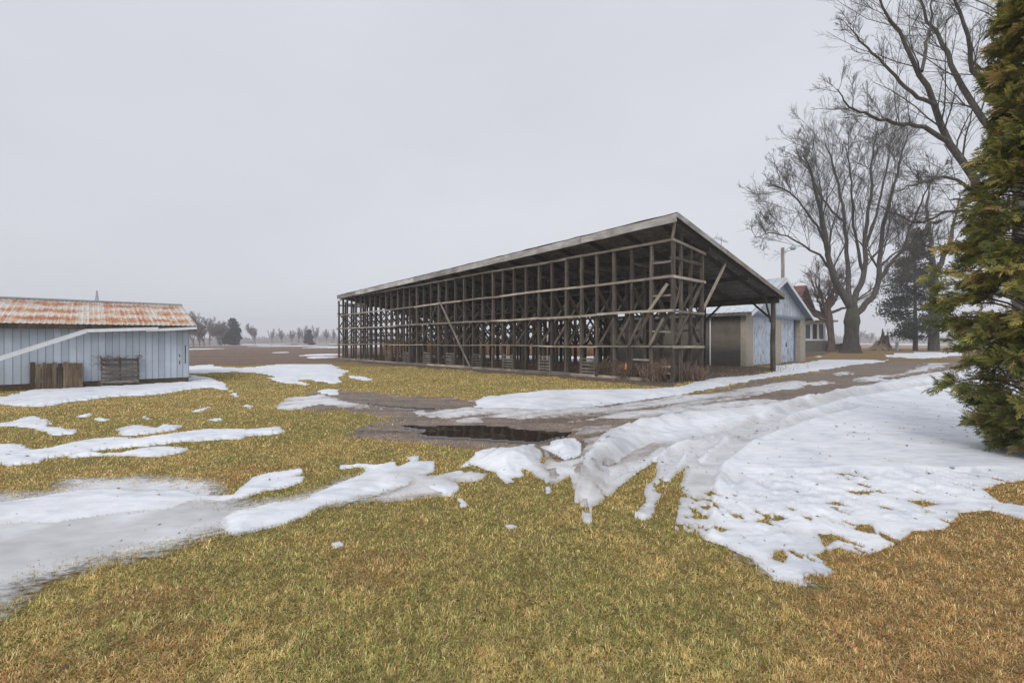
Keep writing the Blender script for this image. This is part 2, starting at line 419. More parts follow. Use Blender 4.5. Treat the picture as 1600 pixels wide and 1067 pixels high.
def drive_mat():
    m, N, L, b = newmat('wet_gravel_and_mud')
    v = vec(N, L, rnd=False)
    peb = N.new('ShaderNodeTexVoronoi'); peb.inputs['Scale'].default_value = 26; L.new(v, peb.inputs['Vector'])
    fine = noise(N, L, v, 18, 7, .75); mid = noise(N, L, v, 1.3, 6, .65)
    r = ramp(N, [(.3, (.08, .056, .04)), (.46, (.2, .15, .115)), (.6, (.31, .245, .2)), (.75, (.48, .41, .35))])
    L.new(math_(N, L, 'ADD', math_(N, L, 'MULTIPLY', fine, .75), math_(N, L, 'MULTIPLY', peb.outputs['Distance'], .3)), r.inputs[0])
    wet = ramp(N, [(.4, (1, 1, 1)), (.6, (0, 0, 0))]); L.new(mid, wet.inputs[0])
    c = mixc(N, L, math_(N, L, 'MULTIPLY', wet.outputs[0], .45), r.outputs[0], (.07, .05, .038))
    rot = N.new('ShaderNodeMapping'); rot.inputs['Rotation'].default_value = (0, 0, -.67); rot.inputs['Scale'].default_value = (.35, 2.6, 1); L.new(v, rot.inputs[0])
    st = noise(N, L, rot.outputs[0], 1.0, 7, .65); m2 = noise(N, L, v, 5.0, 6, .7)
    k2 = ramp(N, [(.38, (.42, .36, .32)), (.48, (.9, .88, .86)), (.56, (1.1, 1.08, 1.05)), (.66, (1.7, 1.6, 1.5))]); L.new(math_(N, L, 'ADD', math_(N, L, 'MULTIPLY', st, .55), math_(N, L, 'MULTIPLY', m2, .45)), k2.inputs[0])
    c = mixc(N, L, 1.0, c, k2.outputs[0], 'MULTIPLY')
    L.new(c, b.inputs['Base Color'])
    mr = N.new('ShaderNodeMapRange'); mr.inputs[3].default_value = .85; mr.inputs[4].default_value = .45; L.new(wet.outputs[0], mr.inputs[0]); L.new(mr.outputs[0], b.inputs['Roughness'])
    bump(N, L, b, fine, .9, .04); return m
M['drive'] = drive_mat()

def soil_mat():
    m, N, L, b = newmat('damp_leaf_litter'); v = vec(N, L, rnd=False); n = noise(N, L, v, 9, 7, .75); n2 = noise(N, L, v, .9, 5, .6)
    r = ramp(N, [(.3, (.04, .028, .02)), (.5, (.1, .07, .05)), (.72, (.24, .165, .11))]); L.new(math_(N, L, 'ADD', math_(N, L, 'MULTIPLY', n, .6), math_(N, L, 'MULTIPLY', n2, .4)), r.inputs[0])
    L.new(r.outputs[0], b.inputs['Base Color']); b.inputs['Roughness'].default_value = .95; bump(N, L, b, n, .8, .04); return m
M['soil'] = soil_mat()

def snow_mat():
    m, N, L, b = newmat('old_snow')
    v = vec(N, L, rnd=False)
    n = noise(N, L, v, 1.1, 5, .6); fine = noise(N, L, v, 60, 5, .7); md = noise(N, L, vec(N, L, (3, 9, 1), rnd=False), 1.0, 5, .6)
    r = ramp(N, [(.38, (.56, .6, .66)), (.5, (.73, .755, .8)), (.62, (.83, .845, .88))]); L.new(math_(N, L, 'ADD', math_(N, L, 'MULTIPLY', n, .5), math_(N, L, 'MULTIPLY', md, .5)), r.inputs[0])
    a = N.new('ShaderNodeAttribute'); a.attribute_name = 'dirt_shade'
    dn = math_(N, L, 'MULTIPLY', a.outputs['Fac'], math_(N, L, 'ADD', math_(N, L, 'MULTIPLY', fine, .9), .35), True)
    c = mixc(N, L, dn, r.outputs[0], (.3, .265, .23))
    # scattered fallen leaves and grit frozen into the surface
    vo = N.new('ShaderNodeTexVoronoi'); vo.inputs['Scale'].default_value = 2.6; vo.inputs['Randomness'].default_value = 1; L.new(vec(N, L, (1, 1.5, 1), rnd=False), vo.inputs['Vector'])
    sep = N.new('ShaderNodeSeparateColor'); L.new(vo.outputs['Color'], sep.inputs[0])
    near = math_(N, L, 'LESS_THAN', vo.outputs['Distance'], math_(N, L, 'MULTIPLY', math_(N, L, 'POWER', sep.outputs[0], 3.0), .12))
    c = mixc(N, L, math_(N, L, 'MULTIPLY', near, .75), c, (.13, .1, .07))
    L.new(c, b.inputs['Base Color']); b.inputs['Roughness'].default_value = .55; b.inputs['Specular IOR Level'].default_value = .3
    bump(N, L, b, math_(N, L, 'ADD', fine, math_(N, L, 'MULTIPLY', md, 2.0)), .35, .012); return m
M['snow'] = snow_mat()

def ice_mat():
    m, N, L, b = newmat('grey_wet_ice')
    v = vec(N, L, (1, 1.6, 1), rnd=False); n = noise(N, L, v, .75, 3, .5); fine = noise(N, L, v, 4.5, 3, .5)
    r = ramp(N, [(.34, (.34, .33, .32)), (.48, (.5, .5, .51)), (.62, (.72, .735, .765))]); L.new(math_(N, L, 'ADD', math_(N, L, 'MULTIPLY', n, .8), math_(N, L, 'MULTIPLY', fine, .2)), r.inputs[0])
    L.new(r.outputs[0], b.inputs['Base Color']); b.inputs['Roughness'].default_value = .22
    mr = N.new('ShaderNodeMapRange'); mr.inputs[1].default_value = .3; mr.inputs[2].default_value = .7; mr.inputs[3].default_value = .08; mr.inputs[4].default_value = .34; L.new(n, mr.inputs[0]); L.new(mr.outputs[0], b.inputs['Roughness'])
    bump(N, L, b, fine, .12, .01)
    a = N.new('ShaderNodeAttribute'); a.attribute_name = 'edge'      # thin towards its rim: turf shows through
    t = N.new('ShaderNodeBsdfTransparent'); ms = N.new('ShaderNodeMixShader')
    fac = math_(N, L, 'ADD', math_(N, L, 'MULTIPLY', a.outputs['Fac'], 1.7), math_(N, L, 'MULTIPLY', math_(N, L, 'SUBTRACT', noise(N, L, v, 12, 6, .75), .5), 3.0), True)
    L.new(fac, ms.inputs[0]); L.new(t.outputs[0], ms.inputs[1]); L.new(b.outputs[0], ms.inputs[2]); L.new(ms.outputs[0], N['Material Output'].inputs[0])
    return m
M['ice'] = ice_mat()
mw, N_, L_, bw = newmat('puddle_water'); bw.inputs['Base Color'].default_value = (.035, .024, .018, 1); bw.inputs['Roughness'].default_value = .06
bump(N_, L_, bw, noise(N_, L_, vec(N_, L_, rnd=False), 7, 3), .08, .01); M['water'] = mw
def slush_mat():
    m, N, L, b = newmat('grey_slush')
    v = vec(N, L, rnd=False); n = noise(N, L, v, 3.0, 6, .6); fine = noise(N, L, v, 30, 5, .7)
    a = N.new('ShaderNodeAttribute'); a.attribute_name = 'dirt_shade'
    k = math_(N, L, 'ADD', a.outputs['Fac'], math_(N, L, 'MULTIPLY', math_(N, L, 'SUBTRACT', fine, .5), .7), True)
    r = ramp(N, [(0, (.76, .77, .8)), (.45, (.6, .595, .6)), (.75, (.38, .35, .33)), (1, (.2, .155, .125))]); L.new(k, r.inputs[0])
    L.new(r.outputs[0], b.inputs['Base Color']); mr = N.new('ShaderNodeMapRange'); mr.inputs[1].default_value = .35; mr.inputs[2].default_value = .65; mr.inputs[3].default_value = .15; mr.inputs[4].default_value = .6
    L.new(n, mr.inputs[0]); L.new(mr.outputs[0], b.inputs['Roughness']); bump(N, L, b, fine, .4, .015); return m
M['slush'] = slush_mat()

# ------------------------------------------------------------------ ground: one polar sheet to the horizon
ang = np.concatenate([np.linspace(-65, 65, 520), np.linspace(65, 295, 70)[1:-1]])*math.pi/180
rad = np.concatenate([[.6], 1/np.linspace(1/.9, 1/160, 300), np.geomspace(170, 1100, 22)])
A_, R_ = np.meshgrid(ang, rad); GX = R_*np.sin(A_); GY = R_*np.cos(A_)
GZ = Hh(GX, GY)+(fbm(GX*.6, GY*.6, 3)-.5)*.03*np.clip(GY > 1, .3, 1)*np.exp(-R_/60)
na, nr = len(ang), len(rad)
V = np.stack([GX.ravel(), GY.ravel(), GZ.ravel()], 1)
i, j = np.meshgrid(np.arange(nr-1), np.arange(na), indexing='ij'); j2 = (j+1) % na
F = np.stack([i*na+j, i*na+j2, (i+1)*na+j2, (i+1)*na+j], -1).reshape(-1, 4)[:, ::-1]
V = np.vstack([V, [[0, 0, 0]]]); c0 = len(V)-1; jj = np.arange(na)
fan = np.stack([jj, np.full(na, c0), (jj+1) % na], 1)
tag(link('ground', mesh_np('ground', V, [F, fan], M['turf'], True)), kind='structure')

def Hs(x, y):      # the drawn ground surface
    x = np.asarray(x, float); y = np.asarray(y, float)
    return Hh(x, y)+(fbm(x*.6, y*.6, 3)-.5)*.03*np.exp(-np.hypot(x, y)/60)

# ------------------------------------------------------------------ cover masks, traced on the ground in metres
iy = np.linspace(1/1.15, 1/95, 640); PY = 1/iy
PP = np.linspace(-1.55, 1.75, 1330)
PG, YG = np.meshgrid(PP, PY); XG = PG*YG; HG = Hs(XG, YG)
NR, NC = XG.shape

def world(poly): return np.array([gp(a, b) for a, b in poly])

def sdf(P, X, Y, m):
    """signed distance (metres, inside positive) to polygon P, only within margin m of its box"""
    out = np.full(X.shape, -m)
    x0, y0 = P.min(0)-m; x1, y1 = P.max(0)+m
    s = (X > x0) & (X < x1) & (Y > y0) & (Y < y1)
    if not s.any(): return out
    x = X[s]; y = Y[s]; d = np.full(x.shape, 1e9); ins = np.zeros(x.shape, bool)
    n = len(P)
    for k in range(n):
        ax, ay = P[k]; bx, by = P[(k+1) % n]; ex, ey = bx-ax, by-ay
        t = np.clip(((x-ax)*ex+(y-ay)*ey)/(ex*ex+ey*ey+1e-12), 0, 1)
        d = np.minimum(d, (x-ax-t*ex)**2+(y-ay-t*ey)**2)
        c = (ay > y) != (by > y)
        if abs(ey) > 1e-12: ins ^= c & (x < ax+(y-ay)*ex/ey)
    d = np.sqrt(d); out[s] = np.where(ins, np.minimum(d, 9), -np.minimum(d, m))
    return out

def mask(polys, holes=(), amp=.1, seed=1, sc=1.6):
    """union of polygons minus holes with a ragged edge; the raggedness grows with distance like the tracing error"""
    m = np.full(XG.shape, -1.0)
    for p in polys: m = np.maximum(m, sdf(world(p), XG, YG, 1.0))
    for p in holes: m = np.minimum(m, -sdf(world(p), XG, YG, 1.0))
    a = amp*np.clip(YG/7, .5, 3.5)
    f = sc*np.clip(7/YG, .25, 1.6)
    k = np.round(np.log2(f)); lo = 2.0**k         # noise frequency steps by octave with distance
    n = (fbm(XG*sc*1.7, YG*sc*1.1, seed, 5)-.5)*2
    n2 = (fbm(XG*sc*.5, YG*sc*.35, seed+9, 4)-.5)*2
    w = sstep(9, 20, YG)
    return m+a*(n*(1-w*.6)+n2*w)

SNOW = [  # (polygon in photo pixels, thickness in metres, edge width in metres)
 ([(-160,628),(0,621),(51,609),(134,606),(293,597),(295,587),(311,587),(343,595),(378,621),(370,624),(356,611),(327,606),(299,608),(236,617),(169,620),(118,627),(71,635),(35,635),(0,631),(-160,640)], .10, .25),
 ([(294,572),(332,569.5),(343,574),(378,575),(402,573),(425,570),(469,569),(516,569),(531,575),(544,579),(541,583),(528,588),(530,596),(522,599),(500,596),(481,593),(467,594),(486,601),(476,602),(462,599),(444,599),(423,590),(437,590),(400,583),(370,580),(340,582),(315,583),(294,583),(230,583),(230,573)], .09, .4),
 ([(544,587),(569,589),(583,592),(575,595),(550,591)], .05, .2),
 ([(495,611),(510,608),(528,609),(531,618),(512,618),(500,615)], .05, .15),
 ([(-120,664),(0,661),(51,650),(79,660),(75,666),(118,672),(114,678),(83,680),(71,676),(47,670),(0,666),(-120,670)], .06, .15),
 ([(120,651),(138,645),(150,647),(134,652)], .04, .1), ([(146,655),(158,653),(169,656),(161,659)], .04, .1),
 ([(217,652),(228,650),(236,654),(228,656)], .04, .1), ([(291,645),(315,639),(329,636),(315,643)], .04, .1),
 ([(382,634),(390,632),(396,635),(390,639)], .05, .1), ([(323,656),(338,653),(352,655),(338,658)], .03, .1),
 ([(177,672),(213,664),(232,666),(244,670),(256,664),(285,666),(272,672),(213,680),(189,680)], .07, .14),
 ([(-150,705),(0,696),(28,694),(59,704),(138,688),(185,683),(220,686),(276,678),(327,672),(394,672),(433,668),(447,675),(425,679),(386,682),(378,687),(276,692),(185,701),(138,706),(110,712),(59,717),(63,723),(12,727),(0,725),(-150,735)], .09, .16),
 ([(110,713),(134,706),(189,708),(220,702),(252,699),(295,702),(283,708),(252,713),(220,713),(185,711),(118,715)], .07, .12),
 ([(-150,790),(0,784),(71,775),(165,763),(276,769),(339,775),(362,773),(390,749),(425,739),(468,734),(470,739),(441,749),(472,747),(474,753),(445,763),(417,767),(378,782),(343,788),(307,784),(276,796),(217,802),(157,808),(91,820),(0,822),(-150,835)], .07, .28),
 ([(343,815),(370,800),(400,793),(419,785),(475,783),(519,760),(562,744),(575,737),(569,730),(534,735),(527,738),(534,729),(559,726),(587,729),(616,724),(619,732),(637,722),(631,716),(659,711),(656,722),(681,722),(678,735),(666,744),(637,760),(612,768),(594,777),(562,777),(531,783),(500,793),(478,807),(447,819),(400,828),(370,834),(345,830)], .09, .16),
 ([(656,763),(675,747),(700,741),(722,737),(728,741),(712,751),(719,766),(706,776),(691,776),(672,772),(656,776)], .10, .12),
 ([(716,780),(723,781),(730,790),(717,795),(721,786)], .05, .05),
 ([(722,730),(737,716),(759,702),(775,701),(791,705),(816,702),(831,693),(837,694),(847,713),(862,751),(853,754),(837,741),(819,735),(816,744),(794,747),(806,754),(791,755),(769,738),(750,730),(737,726)], .24, .3),
 ([(847,701),(866,688),(887,685),(900,685),(912,697),(903,716),(881,722),(869,713),(850,704)], .22, .28),
 ([(850,762),(859,760),(864,768),(855,772)], .04, .04), ([(785,823),(798,821),(810,824),(796,828)], .03, .04), ([(520,852),(530,849),(536,852),(526,856)], .02, .03),
 ([(731,627),(753,621),(800,615),(850,610),(937,608.5),(1012,608),(1062,604),(1109,591),(1162,587),(1225,581),(1284,573),(1350,565),(1400,560),(1400,563),(1350,569),(1284,578),(1225,587),(1166,596),(1106,608),(1069,616),(1006,626),(912,640),(850,644),(810,640),(775,641),(745,637)], .13, .45),
 ([(1200,585),(1213,571),(1280,563),(1300,561.5),(1359,560),(1390,555),(1416,552),(1477,550),(1500,551),(1500,554),(1477,555),(1444,562),(1397,560),(1369,565),(1331,568),(1281,574),(1240,580)], .07, .35),
 ([(1270,558),(1280,555.5),(1290,557),(1284,559.5)], .06, .3),
]
BIG = [(925,818),(912,818),(909,794),(900,785),(906,760),(917,729),(931,710),(959,685),(1000,669),(1044,660),(1116,652),(1178,643),(1241,633),(1319,615),(1350,611),(1400,598),(1460,584),(1520,572),(1600,560),(1720,556),(1900,600),(2100,800),(1900,840),(1600,813),(1547,798),(1499,801),(1478,827),(1427,831),(1399,848),(1354,868),(1341,865),(1310,855),(1293,861),(1262,868),(1290,882),(1300,895),(1285,905),(1296,929),(1265,920),(1210,910),(1169,872),(1131,855),(1100,845),(1087,832),(1069,832),(1055,826),(1058,797),(1066,776),(1058,760),(1066,744),(1073,729),(1056,741),(1044,760),(1031,776),(1025,785),(1016,807),(1005,812),(994,808),(1010,780),(1009,760),(1025,747),(1028,735),(1034,719),(1016,722),(988,744),(963,760),(950,776),(935,785),(925,791)]
BIGHOLES = [[(935,737),(945,730),(959,726),(965,724),(953,732)],[(1275,833),(1300,834),(1325,842),(1300,850),(1292,858),(1310,868),(1320,880),(1285,880),(1265,868),(1288,862)],
 [(1327,827),(1345,818),(1361,820),(1372,837),(1350,834)],[(1427,786),(1440,782),(1468,789),(1444,792)],[(1103,772),(1110,765),(1131,776),(1115,778)],
 [(1535,765),(1560,757),(1640,745),(1760,740),(1800,790),(1600,793),(1565,786)],[(1213,865),(1222,858),(1230,872),(1222,880),(1212,876)],[(1105,830),(1120,823),(1138,829),(1122,833)]]
DRIVE = [[(431,632),(478,622),(494,607),(534,610),(587,613),(634,618),(712,621),(760,628),(850,630),(960,628),(1006,624),(1069,617),(1106,610),(1166,597),(1225,588),(1284,578),(1331,570),(1369,567),(1397,562),(1444,561),(1500,556),(1640,548),(1640,566),(1500,577),(1460,587),(1400,600),(1350,613),(1241,635),(1116,654),(1000,672),(940,720),(880,727),(830,705),(775,703),(728,702),(650,694),(587,688),(550,679),(575,663),(600,654),(540,640),(478,643)]]
SLUSH = [[(666,646),(706,641),(731,638),(800,638),(850,641),(944,636),(1056,619),(1106,616),(1194,601),(1262,591),(1262,596),(1247,607),(1178,618),(1137,629),(1187,624),(1241,627),(1219,635),(1116,649),(1037,654),(959,655),(897,662),(847,659),(806,655),(762,652),(750,660),(712,661),(681,654)],
 [(887,671),(944,668),(1000,664),(1044,660),(1000,670),(959,686),(931,712),(917,731),(906,747),(881,740),(869,752),(858,752),(850,735),(846,712),(870,722),(903,716),(912,697),(900,684)],
 [(1294,586),(1318,581),(1341,578),(1327,587),(1305,590)],[(1327,593),(1344,588),(1397,586),(1444,571),(1462,567),(1480,568),(1462,578),(1425,584),(1384,595),(1341,597)],
 [(1260,600),(1284,596),(1300,598),(1276,603)],[(935,712),(965,722),(940,735),(935,755),(912,790),(918,760),(925,730)],[(945,760),(1010,715),(1030,700),(1070,705),(1090,740),(1080,700),(1020,695),(970,715),(950,735)],
 [(650,642),(668,641),(672,648),(655,650)],[(430,636),(455,622),(500,618),(560,632),(600,640),(560,640),(500,634),(455,640)]]
ICE = [[(-200,770),(0,765),(71,765),(87,749),(118,745),(197,743),(228,741),(295,745),(354,753),(362,773),(394,780),(445,775),(500,761),(540,746),(580,735),(600,745),(640,755),(690,745),(720,745),(700,765),(650,778),(575,788),(500,800),(430,826),(378,838),(335,844),(291,859),(244,875),(189,883),(138,895),(79,914),(51,934),(24,965),(0,977),(-200,1030)],
 [(1131,850),(1169,858),(1210,880),(1250,905),(1290,915),(1296,929),(1265,925),(1200,905),(1150,875)]]
PUDDLE = [[(619,668),(637,665),(666,668),(697,666),(744,666),(791,668),(803,672),(853,675),(892,678),(884,684),(862,689),(837,695),(806,693),(775,691),(737,690),(700,688),(666,686),(650,682),(666,677),(631,672)],
 [(575,632),(600,635),(660,639),(700,641),(650,641),(600,637)],[(770,644),(800,646),(812,650),(790,650)]]

base_n = fbm(XG*2.2, YG*2.2, 41, 5); med_n = fbm(XG*.7, YG*.7, 47, 4)
snowH = np.full(XG.shape, -1.0); snowM = np.full(XG.shape, -1.0)
for k, (p, T, w) in enumerate(SNOW):
    wp = world(p); amp = .05 if T < .05 else (.09 if len(p) < 14 else .11)
    d = sdf(wp, XG, YG, 1.0); a = amp*np.clip(YG/7, .5, 3.2)
    nn = (fbm(XG*3.3+k*3.1, YG*2.5, 60, 6)-.5)*2.4; n2 = (fbm(XG*.6, YG*.5+k, 70, 4)-.5)*2; ww = sstep(10, 22, YG)
    m = np.where(d > -.9, d+a*(nn*(1-.6*ww)+n2*ww), -1.0)
    T = T*.42 if T < .2 else T*.62; h = T*sstep(0, w*1.3, m)*(.6+.8*med_n)+(base_n-.5)*T*.6*(m > 0)
    snowM = np.maximum(snowM, m); snowH = np.where(m > 0, np.maximum(snowH, h), snowH)
# the large field of snow on the right: ragged and riddled with holes towards its near edge
wb = world(BIG); d = sdf(wb, XG, YG, 1.0)
for hp in BIGHOLES: d = np.minimum(d, -sdf(world(hp), XG, YG, 1.0)*1.0)
a = .085*np.clip(YG/7, .5, 2.5)
m = np.where(d > -.9, d+a*(fbm(XG*3.1, YG*2.1, 81, 5)-.5)*2, -1)
near = sstep(5.9, 3.7, YG)*sstep(1.1, 1.7, XG)+.4*sstep(6.0, 4.6, YG)*sstep(2.4, 1.5, XG)
hole = (fbm(XG*7.5, YG*4.2, 91, 5)-.5)*1.25+(fbm(XG*1.8, YG*1.3, 95, 3)-.5)*.6
m = np.minimum(m, np.where(near > 0.01, .02+(.33-hole)*.5-.1*near, 9))
h = .05*sstep(0, .4, m)*(.6+.8*med_n)+(base_n-.5)*.022*(m > 0)
# ploughed bank along the driveway edge and the tracks pressed into it
def seg_d(P, X, Y):
    P = world(P); d = np.full(X.shape, 1e9)
    for (ax, ay), (bx, by) in zip(P[:-1], P[1:]):
        ex, ey = bx-ax, by-ay; t = np.clip(((X-ax)*ex+(Y-ay)*ey)/(ex*ex+ey*ey), 0, 1)
        d = np.minimum(d, np.hypot(X-ax-t*ex, Y-ay-t*ey))
    return d
ridge = seg_d([(905,770),(915,735),(945,700),(985,680),(1044,667),(1116,658),(1178,649),(1241,640),(1319,622),(1400,604),(1460,592),(1560,577)], XG, YG)
h += (m > 0)*.17*np.exp(-(ridge/np.clip(.12+YG*.03, .1, .6))**2)*(.6+.9*fbm(XG*3, YG*3, 33, 4))
trackD = np.zeros(XG.shape)
for tr, wd in (([(925,800),(940,760),(975,722),(1030,698),(1110,684),(1200,662)], .2), ([(1000,800),(1030,745),(1060,712),(1120,690),(1200,672)], .1), ([(1075,830),(1085,770),(1108,730),(1160,692),(1240,662),(1330,640)], .13), ([(1045,800),(1062,745),(1092,712),(1140,684)], .1), ([(1140,690),(1230,650),(1330,625),(1450,603)], .16)):
    q = seg_d(tr, XG, YG); h += (m > 0)*(-.06*np.exp(-(q/wd)**4)+.035*np.exp(-((q-wd*1.5)/(wd*.4))**2)*(.5+base_n)); trackD = np.maximum(trackD, .5*np.exp(-(q/(wd*1.2))**4))
h = np.maximum(h, .004)
snowM = np.maximum(snowM, m); snowH = np.where(m > 0, np.maximum(snowH, h), snowH)
bigM = m

def sheet(name, m, z, mat, attrs=None, cut=0.0, kind='structure'):
    """keep the grid cells where m > cut; vertices just outside dip under the ground so the rim meets it"""
    on = m > cut; q = on[:-1, :-1] | on[1:, :-1] | on[:-1, 1:] | on[1:, 1:]
    ii, jj = np.nonzero(q); idx = np.arange(NR*NC).reshape(NR, NC)
    F = np.stack([idx[ii, jj], idx[ii, jj+1], idx[ii+1, jj+1], idx[ii+1, jj]], 1)
    used, inv = np.unique(F, return_inverse=True); F = inv.reshape(-1, 4)
    V = np.stack([XG.ravel()[used], YG.ravel()[used], z.ravel()[used]], 1)
    at = {k: v.ravel()[used] for k, v in (attrs or {}).items()}
    return tag(link(name, mesh_np(name, V, F, mat, True, at)), kind=kind)

dvx, dvy = .78, .62                                   # the drive runs this way
along, across = XG*dvx+YG*dvy, -XG*dvy+YG*dvx
streak = fbm(along*.35, across*2.4, 19, 5)
slushM = mask(SLUSH, amp=.18, seed=12)
slushM = np.minimum(slushM, (.66-streak)*1.6+.25*sstep(.1, .7, slushM))
# snow that turned dirty: near roads, thin rims, the tongue of the ridge
dirt_shade = .35*sstep(.07, 0, snowM)*(YG < 14)*(.4+fbm(XG*5, YG*5, 8, 4))
dirt_shade += .45*sstep(.5, .05, ridge)*fbm(XG*2, YG*2, 5, 4)*(bigM > 0)
lk = seg_d([(838,700),(850,730),(862,751)], XG, YG); dirt_shade += .5*sstep(.3, .05, lk)
lk = seg_d([(640,745),(690,755),(700,750)], XG, YG); dirt_shade += .45*sstep(.35, .05, lk)
dirt_shade += trackD*(.4+.9*fbm(XG*4, YG*4, 16, 4))*(bigM > 0)  # tracks: grey packed snow, plus groove shading put into the colour
dirt_shade = np.clip(dirt_shade+sstep(.62, .8, fbm(XG*1.3, YG*1.3, 15, 5))*.25, 0, 1)
zs = HG+np.where(snowM > 0, np.maximum(snowH, .006)+.012, -.03)
sheet('snow', snowM, zs, M['snow'], {'dirt_shade': dirt_shade})

driveM = mask(DRIVE, amp=.2, seed=22)
rut = 0
for tr in ([(600,625),(760,634),(900,646),(1100,634),(1260,604),(1460,570)], [(620,660),(800,675),(980,665),(1180,636),(1350,604),(1500,570)]):
    q = seg_d(tr, XG, YG); rut = rut-.035*np.exp(-(q/.28)**2)
driveZ = HG+np.where(driveM > 0, .012+.012*(fbm(XG*3, YG*3, 7, 4)-.3)+np.maximum(rut, -.008), -.03)
pk = [[(640,742),(668,746),(700,744),(735,738),(760,742),(745,752),(712,755),(690,776),(640,782),(600,786),(575,784),(612,770),(640,760)],
      [(850,702),(872,722),(905,716),(915,697),(960,683),(940,702),(922,722),(908,752),(905,775),(890,745),(862,757),(846,730)]]
packM = mask(pk, amp=.07, seed=72)
sheet('slush', packM, HG+np.where(packM > 0, .02+.05*sstep(0, .3, packM)*med_n, -.03), M['slush'], {'dirt_shade': np.clip(.3+1.1*(fbm(XG*2.5, YG*2.5, 29, 5)-.45)+.3*sstep(.15, 0, packM), 0, 1)})
sheet('driveway', driveM, driveZ, M['drive'])
iceM = mask(ICE, amp=.08, seed=32)
sheet('ice', iceM, HG+np.where(iceM > 0, .016, -.02), M['ice'], {'edge': np.clip(iceM/.45, 0, 1)})
sheet('slush', slushM, HG+np.where(slushM > 0, .03+.02*sstep(0, .3, slushM)+.012*(base_n-.5), -.03), M['slush'], {'dirt_shade': np.clip(.35+1.3*(streak-.5)+.35*sstep(.3, 0, slushM), 0, 1)})
pudM = mask(PUDDLE, amp=.05, seed=42)
sheet('puddle', pudM, HG+np.where(pudM > 0, .033, .012), M['water'])

SOIL = [(1040,606),(1075,600),(1105,593),(1160,587),(1210,582),(1206,572),(1164,573),(1258,564.5),(1262,560),(1290,553),(1300,545),(700,545),(545,562),(533,564),(560,567),(640,573),(700,577),(800,585),(900,592),(990,600)]
soilM = mask([SOIL], amp=.3, seed=62)
sheet('bare_soil', soilM, HG+np.where(soilM > 0, .01, -.03), M['soil'])

# ploughed field beyond the yard, with snow lying in its hollows
fa = np.concatenate([np.linspace(-66, 66, 400)])*math.pi/180
def field_near(p):     # near edge distance as a function of X/Y
    pts = [(-2.3, 30), (-.685, 31.5), (-.54, 33), (-.4, 36), (-.3, 41), (-.1, 46), (.1, 50), (.3, 58), (.45, 75), (.62, 86), (.8, 86), (1.1, 84), (2.3, 80)]
    return np.interp(p, [a for a, b in pts], [b for a, b in pts])
rows = 130; p_ = np.tan(fa); n0 = field_near(p_)+(fbm(p_*30, p_*0, 51, 4)-.5)*3
tt = np.linspace(0, 1, rows); Yf = 1/((1/n0)[None, :]*(1-tt[:, None])+(1/900)*tt[:, None]); Xf = Yf*p_[None, :]
Zf = Hs(Xf, Yf)+.03+(fbm(Xf*.25, Yf*.6, 53, 4)-.5)*.1*np.clip((Yf-n0)/8, 0, 1); Zf[0] -= .06
idx = np.arange(rows*len(fa)).reshape(rows, -1)
F = np.stack([idx[:-1, :-1], idx[:-1, 1:], idx[1:, 1:], idx[1:, :-1]], -1).reshape(-1, 4)
tag(link('field', mesh_np('field', np.stack([Xf.ravel(), Yf.ravel(), Zf.ravel()], 1), F, M['field'], True)), kind='structure')
def flat_patch(cx, cy, rx, ry, z, seed):
    n = 90; a = np.linspace(0, 2*np.pi, n, endpoint=False)
    r = .55+.9*fbm(np.cos(a)*2+9+seed, np.sin(a)*2+9, seed, 4)
    r = r/r.max(); ring = []
    for k, (s, dz) in enumerate(((1, -.05), (.95, .03), (.6, .07), (0.02, .08))):
        x = cx+rx*r*s*np.cos(a); y = cy+ry*r*s*np.sin(a); ring.append(np.stack([x, y, Hs(x, y)+z+dz], 1))
    V = np.vstack(ring); i, j = np.meshgrid(np.arange(3), np.arange(n), indexing='ij')
    return V, np.stack([i*n+j, i*n+(j+1) % n, (i+1)*n+(j+1) % n, (i+1)*n+j], -1).reshape(-1, 4)
Vs, Fs, b0 = [], [], 0
for k, (px, Y, wpx, ry) in enumerate([(300,95,30,14),(385,200,30,40),(460,165,55,26),(560,140,60,30),(640,200,70,40),(505,55,32,4.5),(440,66,12,2),(400,260,60,30),(520,280,60,30),(1330,300,120,60),(1440,220,60,30),(700,46,60,2.8),(830,43,70,2.4),(900,41,60,1.8),(930,46,70,2.5),(820,47,110,4),(680,50,90,4),(760,50,80,3),(590,43,40,2.2),(505,46,26,2.2),(880,120,60,20),(1200,200,120,30)]):
    v, f = flat_patch((px-800)/740*Y, Y, wpx/740*Y, ry, .05, 100+k); Vs.append(v); Fs.append(f+b0); b0 += len(v)
for k, (t_, s_, r1, r2) in enumerate([(13, 5.6, 2.2, 1.6), (18.5, 5.2, 2.6, 1.8), (24, 5.8, 2.4, 1.9), (9, 6.4, 1.3, 1.0), (29, 5.4, 2.0, 1.8), (16, 12.6, 3, 1.5), (22, 13, 3, 1.6)]):
    v, f = flat_patch(6.24-.666*t_+.746*s_, 18.4+.746*t_+.666*s_, r1, r2, -.04, 300+k); Vs.append(v); Fs.append(f+b0); b0 += len(v)
V = np.vstack(Vs); me = mesh_np('snow', V, np.vstack(Fs), M['snow'], True, {'dirt_shade': np.full(len(V), .08)})
tag(link('snow', me), kind='structure')

